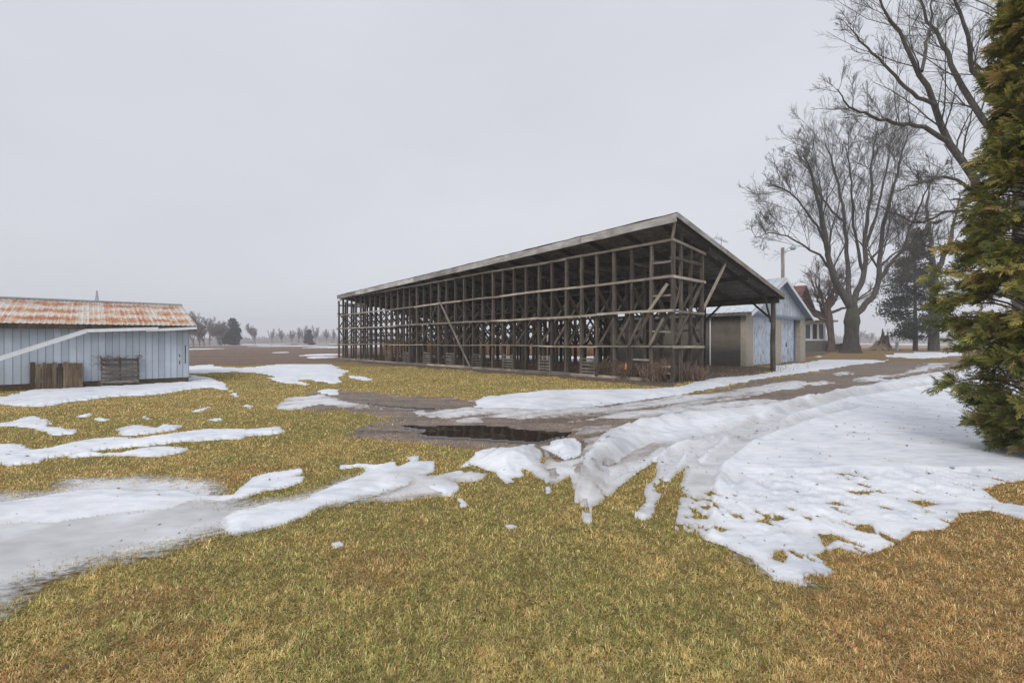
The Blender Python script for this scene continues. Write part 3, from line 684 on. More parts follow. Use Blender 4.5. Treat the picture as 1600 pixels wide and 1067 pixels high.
# ------------------------------------------------------------------ grass blades
def look(arr, x, y):
    r = np.clip(np.searchsorted(-iy, -1/np.clip(y, 1.16, 94)), 0, NR-1)
    c = np.clip(np.round((x/y-PP[0])/(PP[1]-PP[0])).astype(int), 0, NC-1)
    return arr[r, c]
def blades(n, seed):
    g = np.random.default_rng(seed)
    y = 1.5*(30/1.5)**g.random(n); p = g.uniform(-1.22, 1.3, n); x = p*y
    sm = look(snowM, x, y); im = look(iceM, x, y); dm = look(driveM, x, y); sl = look(slushM, x, y); pm = look(pudM, x, y); so = look(soilM, x, y)
    u = g.random(n)
    keep = (sm < .012) & (sl < 0.03) & (pm < 0) & ((im < 0) | ((im < .5) & (u < .9*sstep(.5, 0, im)*sstep(.5, .62, fbm(x*3, y*3, 88, 3)+.12)))) & ((dm < 0) | (u < .55*sstep(.9, -.1, dm)))
    keep &= (so < .1) | (u < .1)
    keep |= (sm < .06) & (sm > 0) & (u < .12) & (y < 8)
    x, y = x[keep], y[keep]; n = len(x)
    s = np.clip(y/3.0, 1, 7)
    ln = g.uniform(.018, .048, n)*(1+.10*(s-1)); w = g.uniform(.0018, .0036, n)*s
    clump = .5*fbm(x*9, y*9, 11, 3)+.5*vnoise(x*30, y*30, 12)
    tilt = np.clip(g.normal(1.38, .36, n)-.8*(clump-.5), .15, 1.66)
    az0 = fbm(x*7, y*7, 13, 3)*22; az = az0+g.normal(0, 1.3, n)
    dx, dy = np.cos(az), np.sin(az)
    z = Hs(x, y)+look(np.where(iceM > 0, .008, 0.), x, y)
    h1 = ln*.55*np.cos(tilt*.6); r1 = ln*.55*np.sin(tilt*.6); h2 = h1+ln*.5*np.cos(np.minimum(tilt*1.5, 1.9)); r2 = r1+ln*.5*np.sin(np.minimum(tilt*1.5, 1.9))
    h2 = np.maximum(h2, .004)
    wx, wy = -dy*w/2, dx*w/2
    P = np.empty((n, 5, 3), np.float32)
    P[:, 0] = np.stack([x-wx, y-wy, z-.004], 1); P[:, 1] = np.stack([x+wx, y+wy, z-.004], 1)
    P[:, 2] = np.stack([x+dx*r1+wx*.8, y+dy*r1+wy*.8, z+h1], 1); P[:, 3] = np.stack([x+dx*r1-wx*.8, y+dy*r1-wy*.8, z+h1], 1)
    P[:, 4] = np.stack([x+dx*r2, y+dy*r2, z+h2], 1)
    k = np.arange(n)[:, None]*5
    Q = k+np.array([[0, 1, 2, 3]]); T = k+np.array([[3, 2, 4]])
    # colours: straw, green and brown patches
    big = fbm(x*.45, y*.45, 21, 4); mid = fbm(x*2.1, y*2.1, 23, 4)
    gr = np.clip((big*.5+mid*.8-.6)*2.8+.3, .06, .75)
    gr = gr*(1-.7*sstep(.45, .9, x/y)*sstep(6, 4, y))                       # browner towards the cedar
    br = np.clip(.12+.75*sstep(.35, .95, x/y)*sstep(7, 4, y)+.5*sstep(.6, .75, fbm(x*1.2+5, y*1.2, 27, 4)), 0, .8)
    u1, u2, v = g.random(n), g.random(n), g.uniform(.7, 1.25, n)
    straw = np.array([.74, .54, .2]); green = np.array([.33, .35, .1]); brown = np.array([.55, .31, .13]); pale = np.array([.9, .74, .4])
    c = np.where((u1 < gr)[:, None], green, straw); c = np.where((u2 < br)[:, None], brown, c); c = np.where((g.random(n) < .17)[:, None], pale, c)
    c = c*v[:, None]*(.35+1.3*clump)[:, None]
    return P.reshape(-1, 3), Q, T, np.repeat(c, 5, 0)
P, Q, T, c = blades(900000, 5)
tag(link('grass', mesh_np('grass', P, [Q, T], M['grass'], False, None, {'Col': c})),
    'short matted winter lawn, straw yellow and olive green', 'grass', kind='stuff')

# dead leaves and crumbs of soil blown about on the lawn and the snow
def litter(name, n, size, colours, label, cat, seed, ylim=(1.8, 12)):
    g = np.random.default_rng(seed); y = ylim[0]*(ylim[1]/ylim[0])**g.random(n); p = g.uniform(-1.15, 1.25, n); x = p*y
    k = fbm(x*1.3, y*1.3, seed, 3) > g.uniform(.3, .7, n); x, y = x[k], y[k]; n = len(x)
    sm = look(snowM, x, y); z = Hs(x, y)+np.where(sm > 0, look(np.maximum(snowH, .006)+.016, x, y), .016)
    a = g.uniform(0, 6.28, n); sz = size*g.uniform(.4, 1.3, n)*np.clip(y/4, 1, 2); ca, sa = np.cos(a)*sz, np.sin(a)*sz; t = g.uniform(-.3, .5, n)*sz
    P = np.stack([np.stack([x-ca, y-sa, z], 1), np.stack([x-sa*.45, y+ca*.45, z+t*.6], 1), np.stack([x+ca, y+sa, z+abs(t)*.5], 1), np.stack([x+sa*.4, y-ca*.4, z+.004+abs(t)], 1)], 1)
    c = np.array(colours)[g.integers(0, len(colours), n)]*g.uniform(.6, 1.3, n)[:, None]
    tag(link(name, mesh_np(name, P.reshape(-1, 3), np.arange(n)[:, None]*4+np.array([[0, 1, 2, 3]]), M['weed'], False, None, {'Col': np.repeat(c, 4, 0)})), label, cat, kind='stuff')
litter('fallen_leaves', 2600, .014, [(.16, .09, .05), (.3, .18, .1), (.09, .06, .04)], 'dead brown leaves scattered over lawn and snow', 'leaves', 61)

# thin upright stems for weeds and tall dry grass
def stems(name, pts, hmin, hmax, w, colours, lean=.35, n_seg=3, label=None, cat=None, kind=None, parent=None, branchy=0):
    n = len(pts); x, y = pts[:, 0], pts[:, 1]; z = Hs(x, y)-.02
    h = rng.uniform(hmin, hmax, n)*(.5+fbm(x*1.2, y*1.2, 77, 3)); az = rng.uniform(0, 6.28, n); ln = np.abs(rng.normal(0, lean, n))
    if branchy:
        k = rng.integers(0, n, n*branchy); bz = rng.uniform(.3, .9, n*branchy)
        x = np.concatenate([x, x[k]+np.cos(az[k])*np.sin(ln[k])*h[k]*bz]); y = np.concatenate([y, y[k]+np.sin(az[k])*np.sin(ln[k])*h[k]*bz])
        z = np.concatenate([z, z[k]+h[k]*bz*np.cos(ln[k])]); h = np.concatenate([h, h[k]*rng.uniform(.15, .45, len(k))])
        az = np.concatenate([az, rng.uniform(0, 6.28, len(k))]); ln = np.concatenate([ln, rng.uniform(.3, 1.3, len(k))]); n = len(x)
    wa = rng.uniform(0, 6.28, n); wx, wy = np.cos(wa)*w/2, np.sin(wa)*w/2
    rx, ry = np.cos(az)*np.sin(ln)*h, np.sin(az)*np.sin(ln)*h; rz = np.cos(ln)*h
    P = np.empty((n, 5, 3), np.float32)
    P[:, 0] = np.stack([x-wx, y-wy, z], 1); P[:, 1] = np.stack([x+wx, y+wy, z], 1)
    P[:, 2] = np.stack([x+rx*.5+wx*.7, y+ry*.5+wy*.7, z+rz*.58], 1); P[:, 3] = np.stack([x+rx*.5-wx*.7, y+ry*.5-wy*.7, z+rz*.58], 1)
    P[:, 4] = np.stack([x+rx, y+ry, z+rz], 1)
    k = np.arange(n)[:, None]*5
    cs = np.array(colours)[rng.integers(0, len(colours), n)]*rng.uniform(.6, 1.3, n)[:, None]
    o = link(name, mesh_np(name, P.reshape(-1, 3), [k+np.array([[0, 1, 2, 3]]), k+np.array([[3, 2, 4]])], M['weed'], False, None, {'Col': np.repeat(cs, 5, 0)}), parent)
    return tag(o, label, cat, kind=kind)

# ------------------------------------------------------------------ farm grid: U runs away to the left, V away to the right
U = Vector((-.666, .746, 0)).normalized(); Vv = Vector((U.y, -U.x, 0))
P0 = Vector((6.24, 18.4, 0)); RZ = math.atan2(U.y, U.x)      # local x = U, local y = -V
def loc_tsz(t, s, z): return (t, -s, z)                       # into a root at P0 rotated by RZ

# ---- the open timber crib ------------------------------------------------------------
crib = empty('timber_crib', P0, RZ, 'long open weathered timber crib of posts, rails and cross braces under a single pitched roof', 'crib')
T = loc_tsz
BAY, NB, WID = .915, 36, 2.3
LEV = [1.39, 2.78, 4.12, 5.54]           # rail heights at the near end
def rail_z(k, t): return LEV[k]*(1-.0006*t)-[0, .0, .13, .04][k]*(t/33)
def roof_z(t, s):                          # underside of the roof boards
    a = (t+.45)/32.55; b = (s+.47)/11.02
    nf, nrr, ff, fr = 6.36, 4.02, 5.62, 3.74
    return (nf*(1-b)+nrr*b)*(1-a)+(ff*(1-b)+fr*b)*a-.04*math.sin(math.pi*a)*(1-b)
for k in range(NB+1):
    t = k*BAY; j = random.uniform(-.03, .03)
    top = min(rail_z(3, t)+.05, roof_z(min(t, 32), 0)-.02) if k < NB else 5.3
    member('post', T(t+j, 0, -.05), T(t+random.uniform(-.05, .05), 0, top), random.uniform(.12, .155), .12, M['post'], crib, (1, 0, 0))
    topb = min(roof_z(min(t, 32), WID)-.15, 5.2)
    member('post', T(t+j, WID, -.05), T(t+random.uniform(-.05, .05), WID, topb), random.uniform(.11, .15), .12, M['post'], crib, (1, 0, 0))
    # transverse cross braces between the front and back posts
    member('cross_brace', T(t+.075, .03, LEV[2]-.06+random.uniform(-.06, .06)), T(t+.075, WID-.03, LEV[0]+.1+random.uniform(-.08, .08)), .045, .155, M['post'], crib, (1, 0, 0))
    member('cross_brace', T(t-.075, .03, LEV[0]+.05+random.uniform(-.06, .06)), T(t-.075, WID-.03, LEV[2]-.1+random.uniform(-.08, .08)), .045, .13, M['post'], crib, (1, 0, 0))
    if k % 3 == 1:
        member('loose_brace', T(t+.02, WID+.09, random.uniform(.2, 1.4)), T(t+random.choice([-.9, .9]), WID+.09, random.uniform(2.4, 3.9)), .04, .11, M['post'], crib, (1, 0, 0))
    if k % 2 == 0 or k < 6:
        member('tie_beam', T(t+.07, -.02, LEV[2]+.75), T(t+.07, WID+.02, LEV[2]+.75), .04, .12, M['post'], crib, (0, 0, 1))
for s, sg in ((0, -1), (WID, 1)):
    for k in range(4):
        t0 = -.08
        while t0 < 33:
            t1 = min(t0+random.choice([3.66, 4.88, 5.5]), 33.05)
            if 33.05-t1 < 1.2: t1 = 33.05
            if k == 3:
                t1 = min(t1, 31.9) if t0 < 31.5 else t1
            hgt, thick = [(.07, .07), (.1, .13), (.1, .05), (.1, .06)][k]
            off = sg*(.05+thick/2+.004)
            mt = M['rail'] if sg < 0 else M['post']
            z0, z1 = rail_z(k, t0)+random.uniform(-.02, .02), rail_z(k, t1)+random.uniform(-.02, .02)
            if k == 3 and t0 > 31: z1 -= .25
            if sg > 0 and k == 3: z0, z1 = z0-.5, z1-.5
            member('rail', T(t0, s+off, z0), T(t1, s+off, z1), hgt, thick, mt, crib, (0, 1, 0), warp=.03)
            t0 = t1+.004
for z_ in (2.1, 3.4, 4.7, 5.1):
    for a_, b_ in ((0, 10), (10.02, 21), (21.02, 33)):
        member('back_rail', T(a_, WID+.085, z_+random.uniform(-.1, .1)), T(b_, WID+.085, min(z_, roof_z(min(b_, 32), WID)-.3)+random.uniform(-.1, .1)), .1, .03, M['post'], crib, (0, 1, 0), warp=.03)
# base sill along the front
t0 = .9
while t0 < 33:
    t1 = min(t0+4.2, 33); member('sill', T(t0, -.12, .06+random.uniform(-.02, .03)), T(t1, -.12, .06), .06, .14, M['rail'], crib, (0, 0, 1)); t0 = t1+.01
# near end and far end
for t in (0.0, 33.0):
    for s in (.62, 1.4):
        member('post', T(t, s, -.05), T(t, s, roof_z(min(t, 32), s)-.2), .13, .11, M['post'], crib, (0, 1, 0))
    for k in range(4):
        e = -.08 if t == 0 else .08
        z = LEV[k]-(.28 if k == 3 else 0)*0
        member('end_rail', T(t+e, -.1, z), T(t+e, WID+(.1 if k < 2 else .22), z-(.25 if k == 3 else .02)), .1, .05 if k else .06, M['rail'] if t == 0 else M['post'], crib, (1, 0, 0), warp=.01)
    member('end_rail', T(t-.07, 0, 4.85), T(t-.07, WID, 4.8), .09, .05, M['post'], crib, (1, 0, 0))
    member('end_brace', T(t-.03, .66, LEV[1]+.1), T(t-.03, 1.9, LEV[2]-.05), .1, .04, M['post'], crib, (1, 0, 0))
    member('end_brace', T(t-.03, .1, LEV[1]+.15), T(t-.03, .62, LEV[2]-.25), .1, .04, M['post'], crib, (1, 0, 0))
    member('end_brace', T(t+.05, .05, LEV[1]-.1), T(t+.05, .8, LEV[0]+.05), .1, .04, M['post'], crib, (1, 0, 0))
# loose planks nailed diagonally across the front face
for (ta, za, tb, zb, w_, mt) in ((16.1, 4.15, 12.8, .02, .12, 'rail'), (16.5, 3.9, 18.3, 1.5, .1, 'post'), (.92, LEV[1]+.05, .1, 3.85, .13, 'rail'), (.9, LEV[0]+.05, .28, 2.5, .12, 'rail'),
                             (1.9, LEV[0]+.02, 1.25, 2.55, .11, 'post'), (3.6, .1, 2.9, .95, .1, 'post')):
    member('face_brace', T(ta, -.19, za), T(tb, -.19, zb), w_, .035, M[mt], crib, (0, 1, 0), warp=.01)
for (ta, tb, z) in ((.05, .93, 4.72), (.05, .93, 3.4), (.05, .93, 1.98), (1.0, 1.9, .85), (0.05, .9, .62), (0.1, .9, .35)):
    member('nailer', T(ta, -.02, z), T(tb, -.02, z+random.uniform(-.03, .03)), .08, .045, M['rail'], crib, (0, 1, 0))
# little ladders of slats at the foot of every third bay
for k in (4, 7, 10, 13, 16, 19, 22, 25):
    mb = MB(); t = k*BAY
    for q in range(6):
        z = .1+q*.145+random.uniform(-.015, .015); mb.bar(T(t+.05, -.09, z), T(t+BAY-.05, -.09, z+random.uniform(-.02, .02)), .025, .075)
    for e in (.1, BAY-.1): mb.bar(T(t+e, -.065, 0), T(t+e, -.065, .95), .05, .04)
    mb.build('slat_panel', M['slatgrey'], crib)
# the second crib along the back of the building, seen through the front one
mb = MB()
for k in range(10, 37):
    t = k*BAY
    for s_ in (8.0, 10.28):
        zt = roof_z(min(t, 32), s_)-.3; w_ = random.uniform(.11, .16); mb.bar(T(t+random.uniform(-.04, .04), s_, -.05), T(t+random.uniform(-.05, .05), s_, zt), w_, .11, (1, 0, 0))
    mb.bar(T(t+.08, 8.03, 3.7), T(t+.08, 10.25, 1.4+random.uniform(-.08, .08)), .045, .15, (1, 0, 0))
    mb.bar(T(t-.08, 8.03, 1.35), T(t-.08, 10.25, 3.65+random.uniform(-.08, .08)), .045, .13, (1, 0, 0))
for s_, g_ in ((8.0, -.09), (10.28, .09)):
    for z_ in (1.35, 2.6, 3.65):
        for a_, b_ in ((9.1, 15), (15.03, 21), (21.03, 27), (27.03, 33)):
            mb.bar(T(a_, s_+g_, z_+random.uniform(-.04, .04)), T(b_, s_+g_, z_-.1+random.uniform(-.04, .04)), .1, .04)
rl = mb.build('rear_lattice', M['post'], crib); rl['kind'] = 'stuff'
# back row of posts, header beam, knee braces
for k, t in enumerate([0, 3.8, 7.6, 11.4, 15.2, 19, 22.8, 26.6, 30.4]):
    mb = MB(); z1 = roof_z(t, 10.3)-.28
    mb.tube([T(t, 10.3, -.1), T(t+.02, 10.3, z1*.4), T(t-.01, 10.3, z1*.7), T(t, 10.3, z1)], [.13, .125, .118, .115], 10)
    mb.build('back_post', M['post'], crib, True)
    for e in (-1, 1):
        if t+e*1.1 < -.3: continue
        member('knee_brace', T(t+e*.05, 10.22, z1-1.0), T(t+e*1.1, 10.22, z1), .1, .06, M['dark'], crib, (0, 1, 0))
    member('knee_brace', T(t+.08, 10.2, z1-1.15), T(t+.08, 9.2, roof_z(t, 9.2)-.2), .11, .06, M['post'], crib, (1, 0, 0))
for a, b in ((-.3, 8), (8.02, 16), (16.02, 24), (24.02, 31.9)):
    member('header_beam', T(a, 10.3, roof_z(a, 10.3)-.31), T(b, 10.3, roof_z(b, 10.3)-.31), .24, .1, M['plank'], crib, (0, 1, 0), warp=.01)
    member('header_beam', T(a, 6.3, roof_z(a, 6.3)-.3), T(b, 6.3, roof_z(b, 6.3)-.3), .2, .08, M['dark'], crib, (0, 1, 0), warp=.01)
    member('header_beam', T(a, WID+.12, roof_z(a, WID)-.3), T(b, WID+.12, roof_z(b, WID)-.3), .2, .08, M['dark'], crib, (0, 1, 0), warp=.01)
# mid posts deep under the roof
for t in (7.6, 15.2, 22.8, 30.4):
    member('post', T(t, 6.3, -.1), T(t, 6.3, roof_z(t, 6.3)-.35), .16, .16, M['post'], crib, (1, 0, 0))
# the pale loose board and kicker at the near end
member('wind_brace', T(-.06, WID+.02, LEV[1]+.12), T(-.15, 4.25, roof_z(0, 4.25)-.3), .13, .05, M['rail'], crib, (1, 0, 0))
member('wind_brace', T(.0, -.02, LEV[3]+.02), T(-.28, -.3, roof_z(0, -.3)-.06), .12, .07, M['rail'], crib, (1, 0, 0))
# roof: boards, rafters, fascias
mb = MB(); nbd = 36
for q in range(nbd):
    s0 = -.47+11.02*q/nbd+.006; s1 = -.47+11.02*(q+1)/nbd-.006; dz = random.uniform(-.008, .008); pts = []
    nn = 12
    for i_ in range(nn+1):
        t = -.45+32.55*i_/nn
        for s_ in (s0, s1):
            for h_ in (0, .03): pts.append(T(t, s_, roof_z(t, s_)+dz+h_))
    fs = []
    for i_ in range(nn):
        a = i_*4; b = a+4
        fs += [(a, a+2, b+2, b), (a+1, b+1, b+3, a+3), (a, b, b+1, a+1), (a+2, a+3, b+3, b+2)]
    fs += [(0, 1, 3, 2), (nn*4, nn*4+2, nn*4+3, nn*4+1)]
    mb.add(pts, fs)
roof = mb.build('roof', M['deck'], crib)
# roofing felt sheet on the boards with a ragged front edge
mb = MB(); nn = 60; pts = []; fs = []
for i_ in range(nn+1):
    t = -.47+32.6*i_/nn
    for s_ in (-.5+random.uniform(-.03, .01), 10.58):
        for h_ in (.045, .06): pts.append(T(t, s_, roof_z(t, s_)+h_+(random.uniform(0, .02) if s_ < 0 else 0)))
for i_ in range(nn):
    a = i_*4; b = a+4; fs += [(a, a+2, b+2, b), (a+1, b+1, b+3, a+3), (a, b, b+1, a+1), (a+2, a+3, b+3, b+2)]
fs += [(0, 1, 3, 2), (nn*4, nn*4+2, nn*4+3, nn*4+1)]
mb.add(pts, fs); mb.build('roofing_felt', simple('roofing_felt', (.06, .058, .056), .9, .3), crib)
for k in range(18):
    t = .35+1.83*k
    if t > 32: t = 31.95
    for (a, b) in ((-.42, 5.1), (5.1, 10.5)):
        member('rafter', T(t, a, roof_z(t, a)-.095), T(t, b, roof_z(t, b)-.095), .06, .17, M['dark'], crib, (0, 0, 1), warp=.008)
member('rafter', T(-.33, -.42, roof_z(-.33, -.42)-.1), T(-.33, 10.5, roof_z(-.33, 10.5)-.1), .06, .19, M['dark'], crib, (0, 0, 1), warp=.008)
ts = [-.45, 4.2, 9, 13.9, 18.8, 23.6, 28.2, 32.1]
for a, b in zip(ts[:-1], ts[1:]):
    member('fascia', T(a, -.5, roof_z(a, -.47)-.12), T(b-.004, -.5, roof_z(b, -.47)-.12), .3, .035, M['fascia'], crib, (0, 1, 0), warp=.01, seg=8)
for (a, b) in ((-.52, 3.6), (3.604, 7.2), (7.204, 10.58)):
    member('rake_board', T(-.48, a, roof_z(-.45, a)-.03), T(-.48, b, roof_z(-.45, b)-.03), .2, .035, M['fascia'] if a < 3 else M['rail'], crib, (1, 0, 0), warp=.01)
member('rake_board', T(32.12, -.5, roof_z(32.1, -.5)-.06), T(32.12, 10.58, roof_z(32.1, 10.58)-.06), .2, .035, M['fascia'], crib, (1, 0, 0), warp=.01)
member('fascia', T(-.45, 10.6, roof_z(-.45, 10.55)-.08), T(32.1, 10.6, roof_z(32.1, 10.55)-.08), .2, .035, M['plank'], crib, (0, 1, 0), warp=.02)

def G(t, s):  # ground point in the crib frame
    v = P0+U*t+Vv*s; return v.x, v.y
# weeds round its foot, brambles at the near corner, an orange marker on a stem
pts = np.array([G(random.uniform(.5, 33), random.uniform(.3, 3.2)) for _ in range(9000)])
stems('dead_weeds', pts, .25, .75, .012, [(.12, .085, .06), (.17, .12, .085), (.09, .065, .05)], .5, label='dead brown weeds growing through the foot of the crib', cat='weeds', kind='stuff', branchy=1)
pts = np.array([G(random.uniform(-.6, 34), 10.3+random.gauss(0, 2.6)) for _ in range(3500)])
stems('dry_undergrowth', pts, .1, .4, .014, [(.12, .085, .06), (.18, .12, .08)], .7, label='low brown undergrowth beneath the back of the crib roof', cat='undergrowth', kind='stuff', branchy=1)
for k, (t, s, rr, hh, lab) in enumerate([(.75, .2, .65, 1.0, 'tall tangled reddish bramble bush at the near corner of the crib'),
        (2.2, .25, .55, .75, 'lower bramble bush in the third bay beside the orange marker'), (-.05, 1.4, .5, .8, 'brown bramble bush growing inside the open end of the crib'), (3.3, .5, .45, .65, 'small sprawling bramble bush furthest from the crib corner')]):
    cx, cy = G(t, s)
    n = 520; a = rng.uniform(0, 6.28, n); r = rr*np.sqrt(rng.random(n))
    root = empty('bramble_bush', (cx, cy, 0), 0, lab, 'bush', 'bramble bushes at the foot of the crib')
    o = stems('stems', np.stack([cx+r*np.cos(a), cy+r*np.sin(a)], 1), hh*.5, hh*1.15, .016, [(.2, .135, .1), (.13, .095, .075), (.32, .23, .17)], .5, parent=root, branchy=4)
    o.location = (-cx, -cy, 0)
mb = MB(); cx, cy = G(2.05, -.16)
mb.prism([(-.035, 0), (.03, .0), (.045, .1), (.03, .24), (-.03, .26), (-.045, .12)], -.012, .012); o = mb.build('marker_tag', M['orange'], None, loc=(cx, cy, .42)); o.rotation_euler = (0, .06, -.5)
tag(o, 'small orange plastic tag fixed low on a front post of the crib', 'tag')
# tall orange-brown grass behind the crib, seen between the posts
pts = np.stack([rng.uniform(-14, 14, 15000), rng.uniform(50, 55, 15000)], 1)
stems('tall_dry_grass', pts, 1.0, 2.0, .05, [(.34, .2, .11), (.42, .27, .15), (.26, .15, .09)], .15, label='band of tall orange brown dry grass standing behind the crib', cat='tall grass', kind='stuff')

# ------------------------------------------------------------------ left shed
A0 = Vector((-12.62, 18.5, 0)); shed = empty('blue_shed', A0, math.atan2(-Vv.y, -Vv.x), 'low blue grey board sided shed with rusty corrugated roof', 'shed')
# local x runs left and nearer along the front wall, local y = towards the viewer side is -? (front normal)
SL, SD = 9.5, 7.6; EZ, RZZ = 2.16, 3.1
# with this rotation local +y points to world (Vv.y,-Vv.x)*... ; front normal must face the camera
fn = Matrix.Rotation(math.atan2(-Vv.y, -Vv.x), 3, 'Z') @ Vector((0, 1, 0))
sg = 1 if fn.dot(Vector((0, -1, 0))) > 0 else -1
def S(x, y, z): return (x, y*sg, z)      # y>0 towards the viewer
def sbox(mb, x0, x1, y0, y1, z0, z1): mb.box(x0, x1, min(y0*sg, y1*sg), max(y0*sg, y1*sg), z0, z1)
mb = MB(); sbox(mb, 0, SL, -.1, 0, .21, EZ); o = mb.build('front_wall', M['siding'], shed)
mb = MB(); k = 0
while k*.19 < SL: sbox(mb, k*.19-.008, k*.19+.008, 0.001, .005, .23, EZ-.02); k += 1
mb.build('battens', M['siding'], shed)
mb = MB(); sbox(mb, 0, SL, -SD, -SD+.1, .12, EZ); mb.build('back_wall', M['siding'], shed)
for x0 in (0.0, SL-.1):
    mb = MB(); mb.prism([(-.1*sg, .12), (-.1*sg, EZ), (-SD/2*sg, RZZ-.08), ((-SD+.1)*sg, EZ), ((-SD+.1)*sg, .12)], x0, x0+.1, 'x'); mb.build('end_wall', M['siding'], shed)
mb = MB(); sbox(mb, .02, SL-.02, -SD+.05, -.02, -.15, .209); mb.build('foundation', simple('damp_footing', (.09, .065, .045), .95, .35), shed)
# roof slabs with standing corrugation
def roofslab(name, parent, x0, x1, ya, za, yb, zb, th, mat, pitch=.152, amp=.012):
    """a corrugated sheet; object x along the ridge, y up the slope"""
    Ln = math.hypot(yb-ya, zb-za); n = int((x1-x0)/pitch*4); xs = np.linspace(x0, x1, n+1)
    h = amp*np.cos(xs/pitch*2*np.pi); sag = -.02*np.sin(np.pi*(xs-x0)/(x1-x0))
    V = []
    for yy in (0, Ln*.5, Ln):
        V.append(np.stack([xs, np.full(n+1, yy), h+sag+th], 1))
    for yy in (0, Ln): V.append(np.stack([xs, np.full(n+1, yy), h+sag], 1))
    V = np.vstack(V); m_ = n+1; q = np.arange(n)
    F = [np.stack([a*m_+q, a*m_+q+1, (a+1)*m_+q+1, (a+1)*m_+q], 1) for a in (0, 1)]
    F.append(np.stack([3*m_+q, 4*m_+q, 4*m_+q+1, 3*m_+q+1], 1)); F.append(np.stack([3*m_+q, 3*m_+q+1, q+1, q], 1)); F.append(np.stack([2*m_+q, 2*m_+q+1, 4*m_+q+1, 4*m_+q], 1))
    F.append(np.array([[0, m_, 2*m_, 4*m_], [n, 2*m_+n-0, 4*m_+n, 3*m_+n]]))
    o = link(name, mesh_np(name, V, F, mat, False), parent)
    d = Vector((0, yb-ya, zb-za)).normalized(); x = Vector((1, 0, 0)); nz_ = x.cross(d)
    if nz_.z < 0:
        M3 = Matrix((x, d, nz_)).transposed(); V[:, 2] *= -1; o.data.vertices.foreach_set('co', V.astype(np.float32).ravel()); o.data.update()
    else: M3 = Matrix((x, d, nz_)).transposed()
    m4 = M3.to_4x4(); m4.translation = (0, ya, za); o.matrix_local = m4
    return o
ysl = (RZZ-EZ)/(SD/2)
roofslab('roof', shed, -.22, SL+.2, .32*sg, EZ-.32*ysl+.12, -SD/2*sg, RZZ+.12, .02, M['rust'])
roofslab('roof', shed, -.22, SL+.2, (-SD-.3)*sg, EZ-.3*ysl+.12, -SD/2*sg, RZZ+.12, .02, M['rust'])
mb = MB(); mb.tube([S(-.24, -SD/2, RZZ+.145), S(SL+.2, -SD/2, RZZ+.145)], .05, 8); mb.build('ridge_cap', M['steel'], shed)
mb = MB(); sbox(mb, -.2, SL+.2, .26, .3, EZ-.14, EZ+.02); mb.build('fascia', M['plank'], shed)
mb = MB(); sbox(mb, -.2, SL+.2, 0.005, .26, EZ-.03, EZ-.012); mb.build('soffit', M['plank'], shed)
for x0 in (-.22, SL+.19):
    for e in (0, 1):
        ya, yb = (.3, -SD/2) if e == 0 else (-SD-.3, -SD/2)
        mb = MB(); za = EZ-.3*ysl; mb.add([S(x0, ya, za-.02), S(x0, yb, RZZ-.02), S(x0, yb, RZZ+.1), S(x0, ya, za+.1), S(x0+.03, ya, za-.02), S(x0+.03, yb, RZZ-.02), S(x0+.03, yb, RZZ+.1), S(x0+.03, ya, za+.1)],
               ((0,1,2,3),(7,6,5,4),(0,4,5,1),(1,5,6,2),(2,6,7,3),(3,7,4,0))); mb.build('rake_board', M['white_trim'], shed)
# corner damage: dark slots where siding has split
for (x, z0, z1) in ((.12, .75, 1.45), (.3, .72, .85), (.3, 1.0, 1.1)):
    mb = MB(); sbox(mb, x-.012, x+.012, .003, .0145, z0, z1); mb.build('crack', M['black'], shed)
# the fallen gutter: still fixed at the right, torn away and hanging down to the left
mb = MB()
def chan(a, b, w0=.11, h0=.09):
    M_, Ln = frame(a, b, (0, 0, 1))
    for (x0, x1, y0, y1) in ((-w0/2, w0/2, -h0/2, -h0/2+.008), (-w0/2, -w0/2+.008, -h0/2+.008, h0/2), (w0/2-.008, w0/2, -h0/2+.008, h0/2), (w0/2-.02, w0/2+.006, h0/2, h0/2+.01)):
        mb.box(x0, x1, y0, y1, 0, Ln, M_)
chan(S(-.2, .37, EZ-.045), S(1.35, .38, EZ-.16)); chan(S(1.0, .40, EZ-.09), S(3.02, .5, EZ-.2), .13, .1); chan(S(3.0, .51, EZ-.21), S(7.1, 1.2, .12), .15, .13)
mb.build('gutter', M['gutter'], shed)
# things leaning on the wall
def wl(x, y=0): 
    v = shed.matrix_world if False else None
    r = Matrix.Rotation(math.atan2(-Vv.y, -Vv.x), 3, 'Z') @ Vector((x, y*sg, 0)); return A0+r
pk = empty('plank_panel', wl(3.75, .12), shed.rotation_euler.z, 'brown panel of upright weathered planks leaning on the blue shed wall', 'panel')
for q in range(10):
    w_ = 1.28/10; h_ = .88+random.uniform(-.03, .03)
    member('plank', (-.62+q*w_, 0+.20*sg, -.02), (-.62+q*w_+random.uniform(-.01, .01), 0-.04*sg, h_), w_*.9, .025, M['plank'], pk, (0, 1, 0), warp=.008)
for z in (.2, .68): member('crosspiece', (-.66, (.24-.29*z-.06)*sg, z), (.6, (.24-.29*z-.06)*sg, z), .08, .03, M['plank'], pk, (0, 1, 0))
pl = empty('wooden_pallet', wl(2.08, .1), shed.rotation_euler.z, 'dark slatted pallet overgrown with dead vine against the blue shed wall', 'pallet')
for q in range(6):
    z = .16+q*.155; member('slat', (-.5, (.3-.24*z)*sg, z), (.5, (.3-.24*z)*sg, z+random.uniform(-.01, .01)), .1, .02, M['slatgrey'], pl, (0, 1, 0), warp=.01)
for x in (-.5, 0, .5): member('stringer', (x, (.25)*sg, 0), (x, .03*sg, 1.02), .05, .09, M['plank'], pl, (0, 1, 0), warp=.006)
mb = MB()
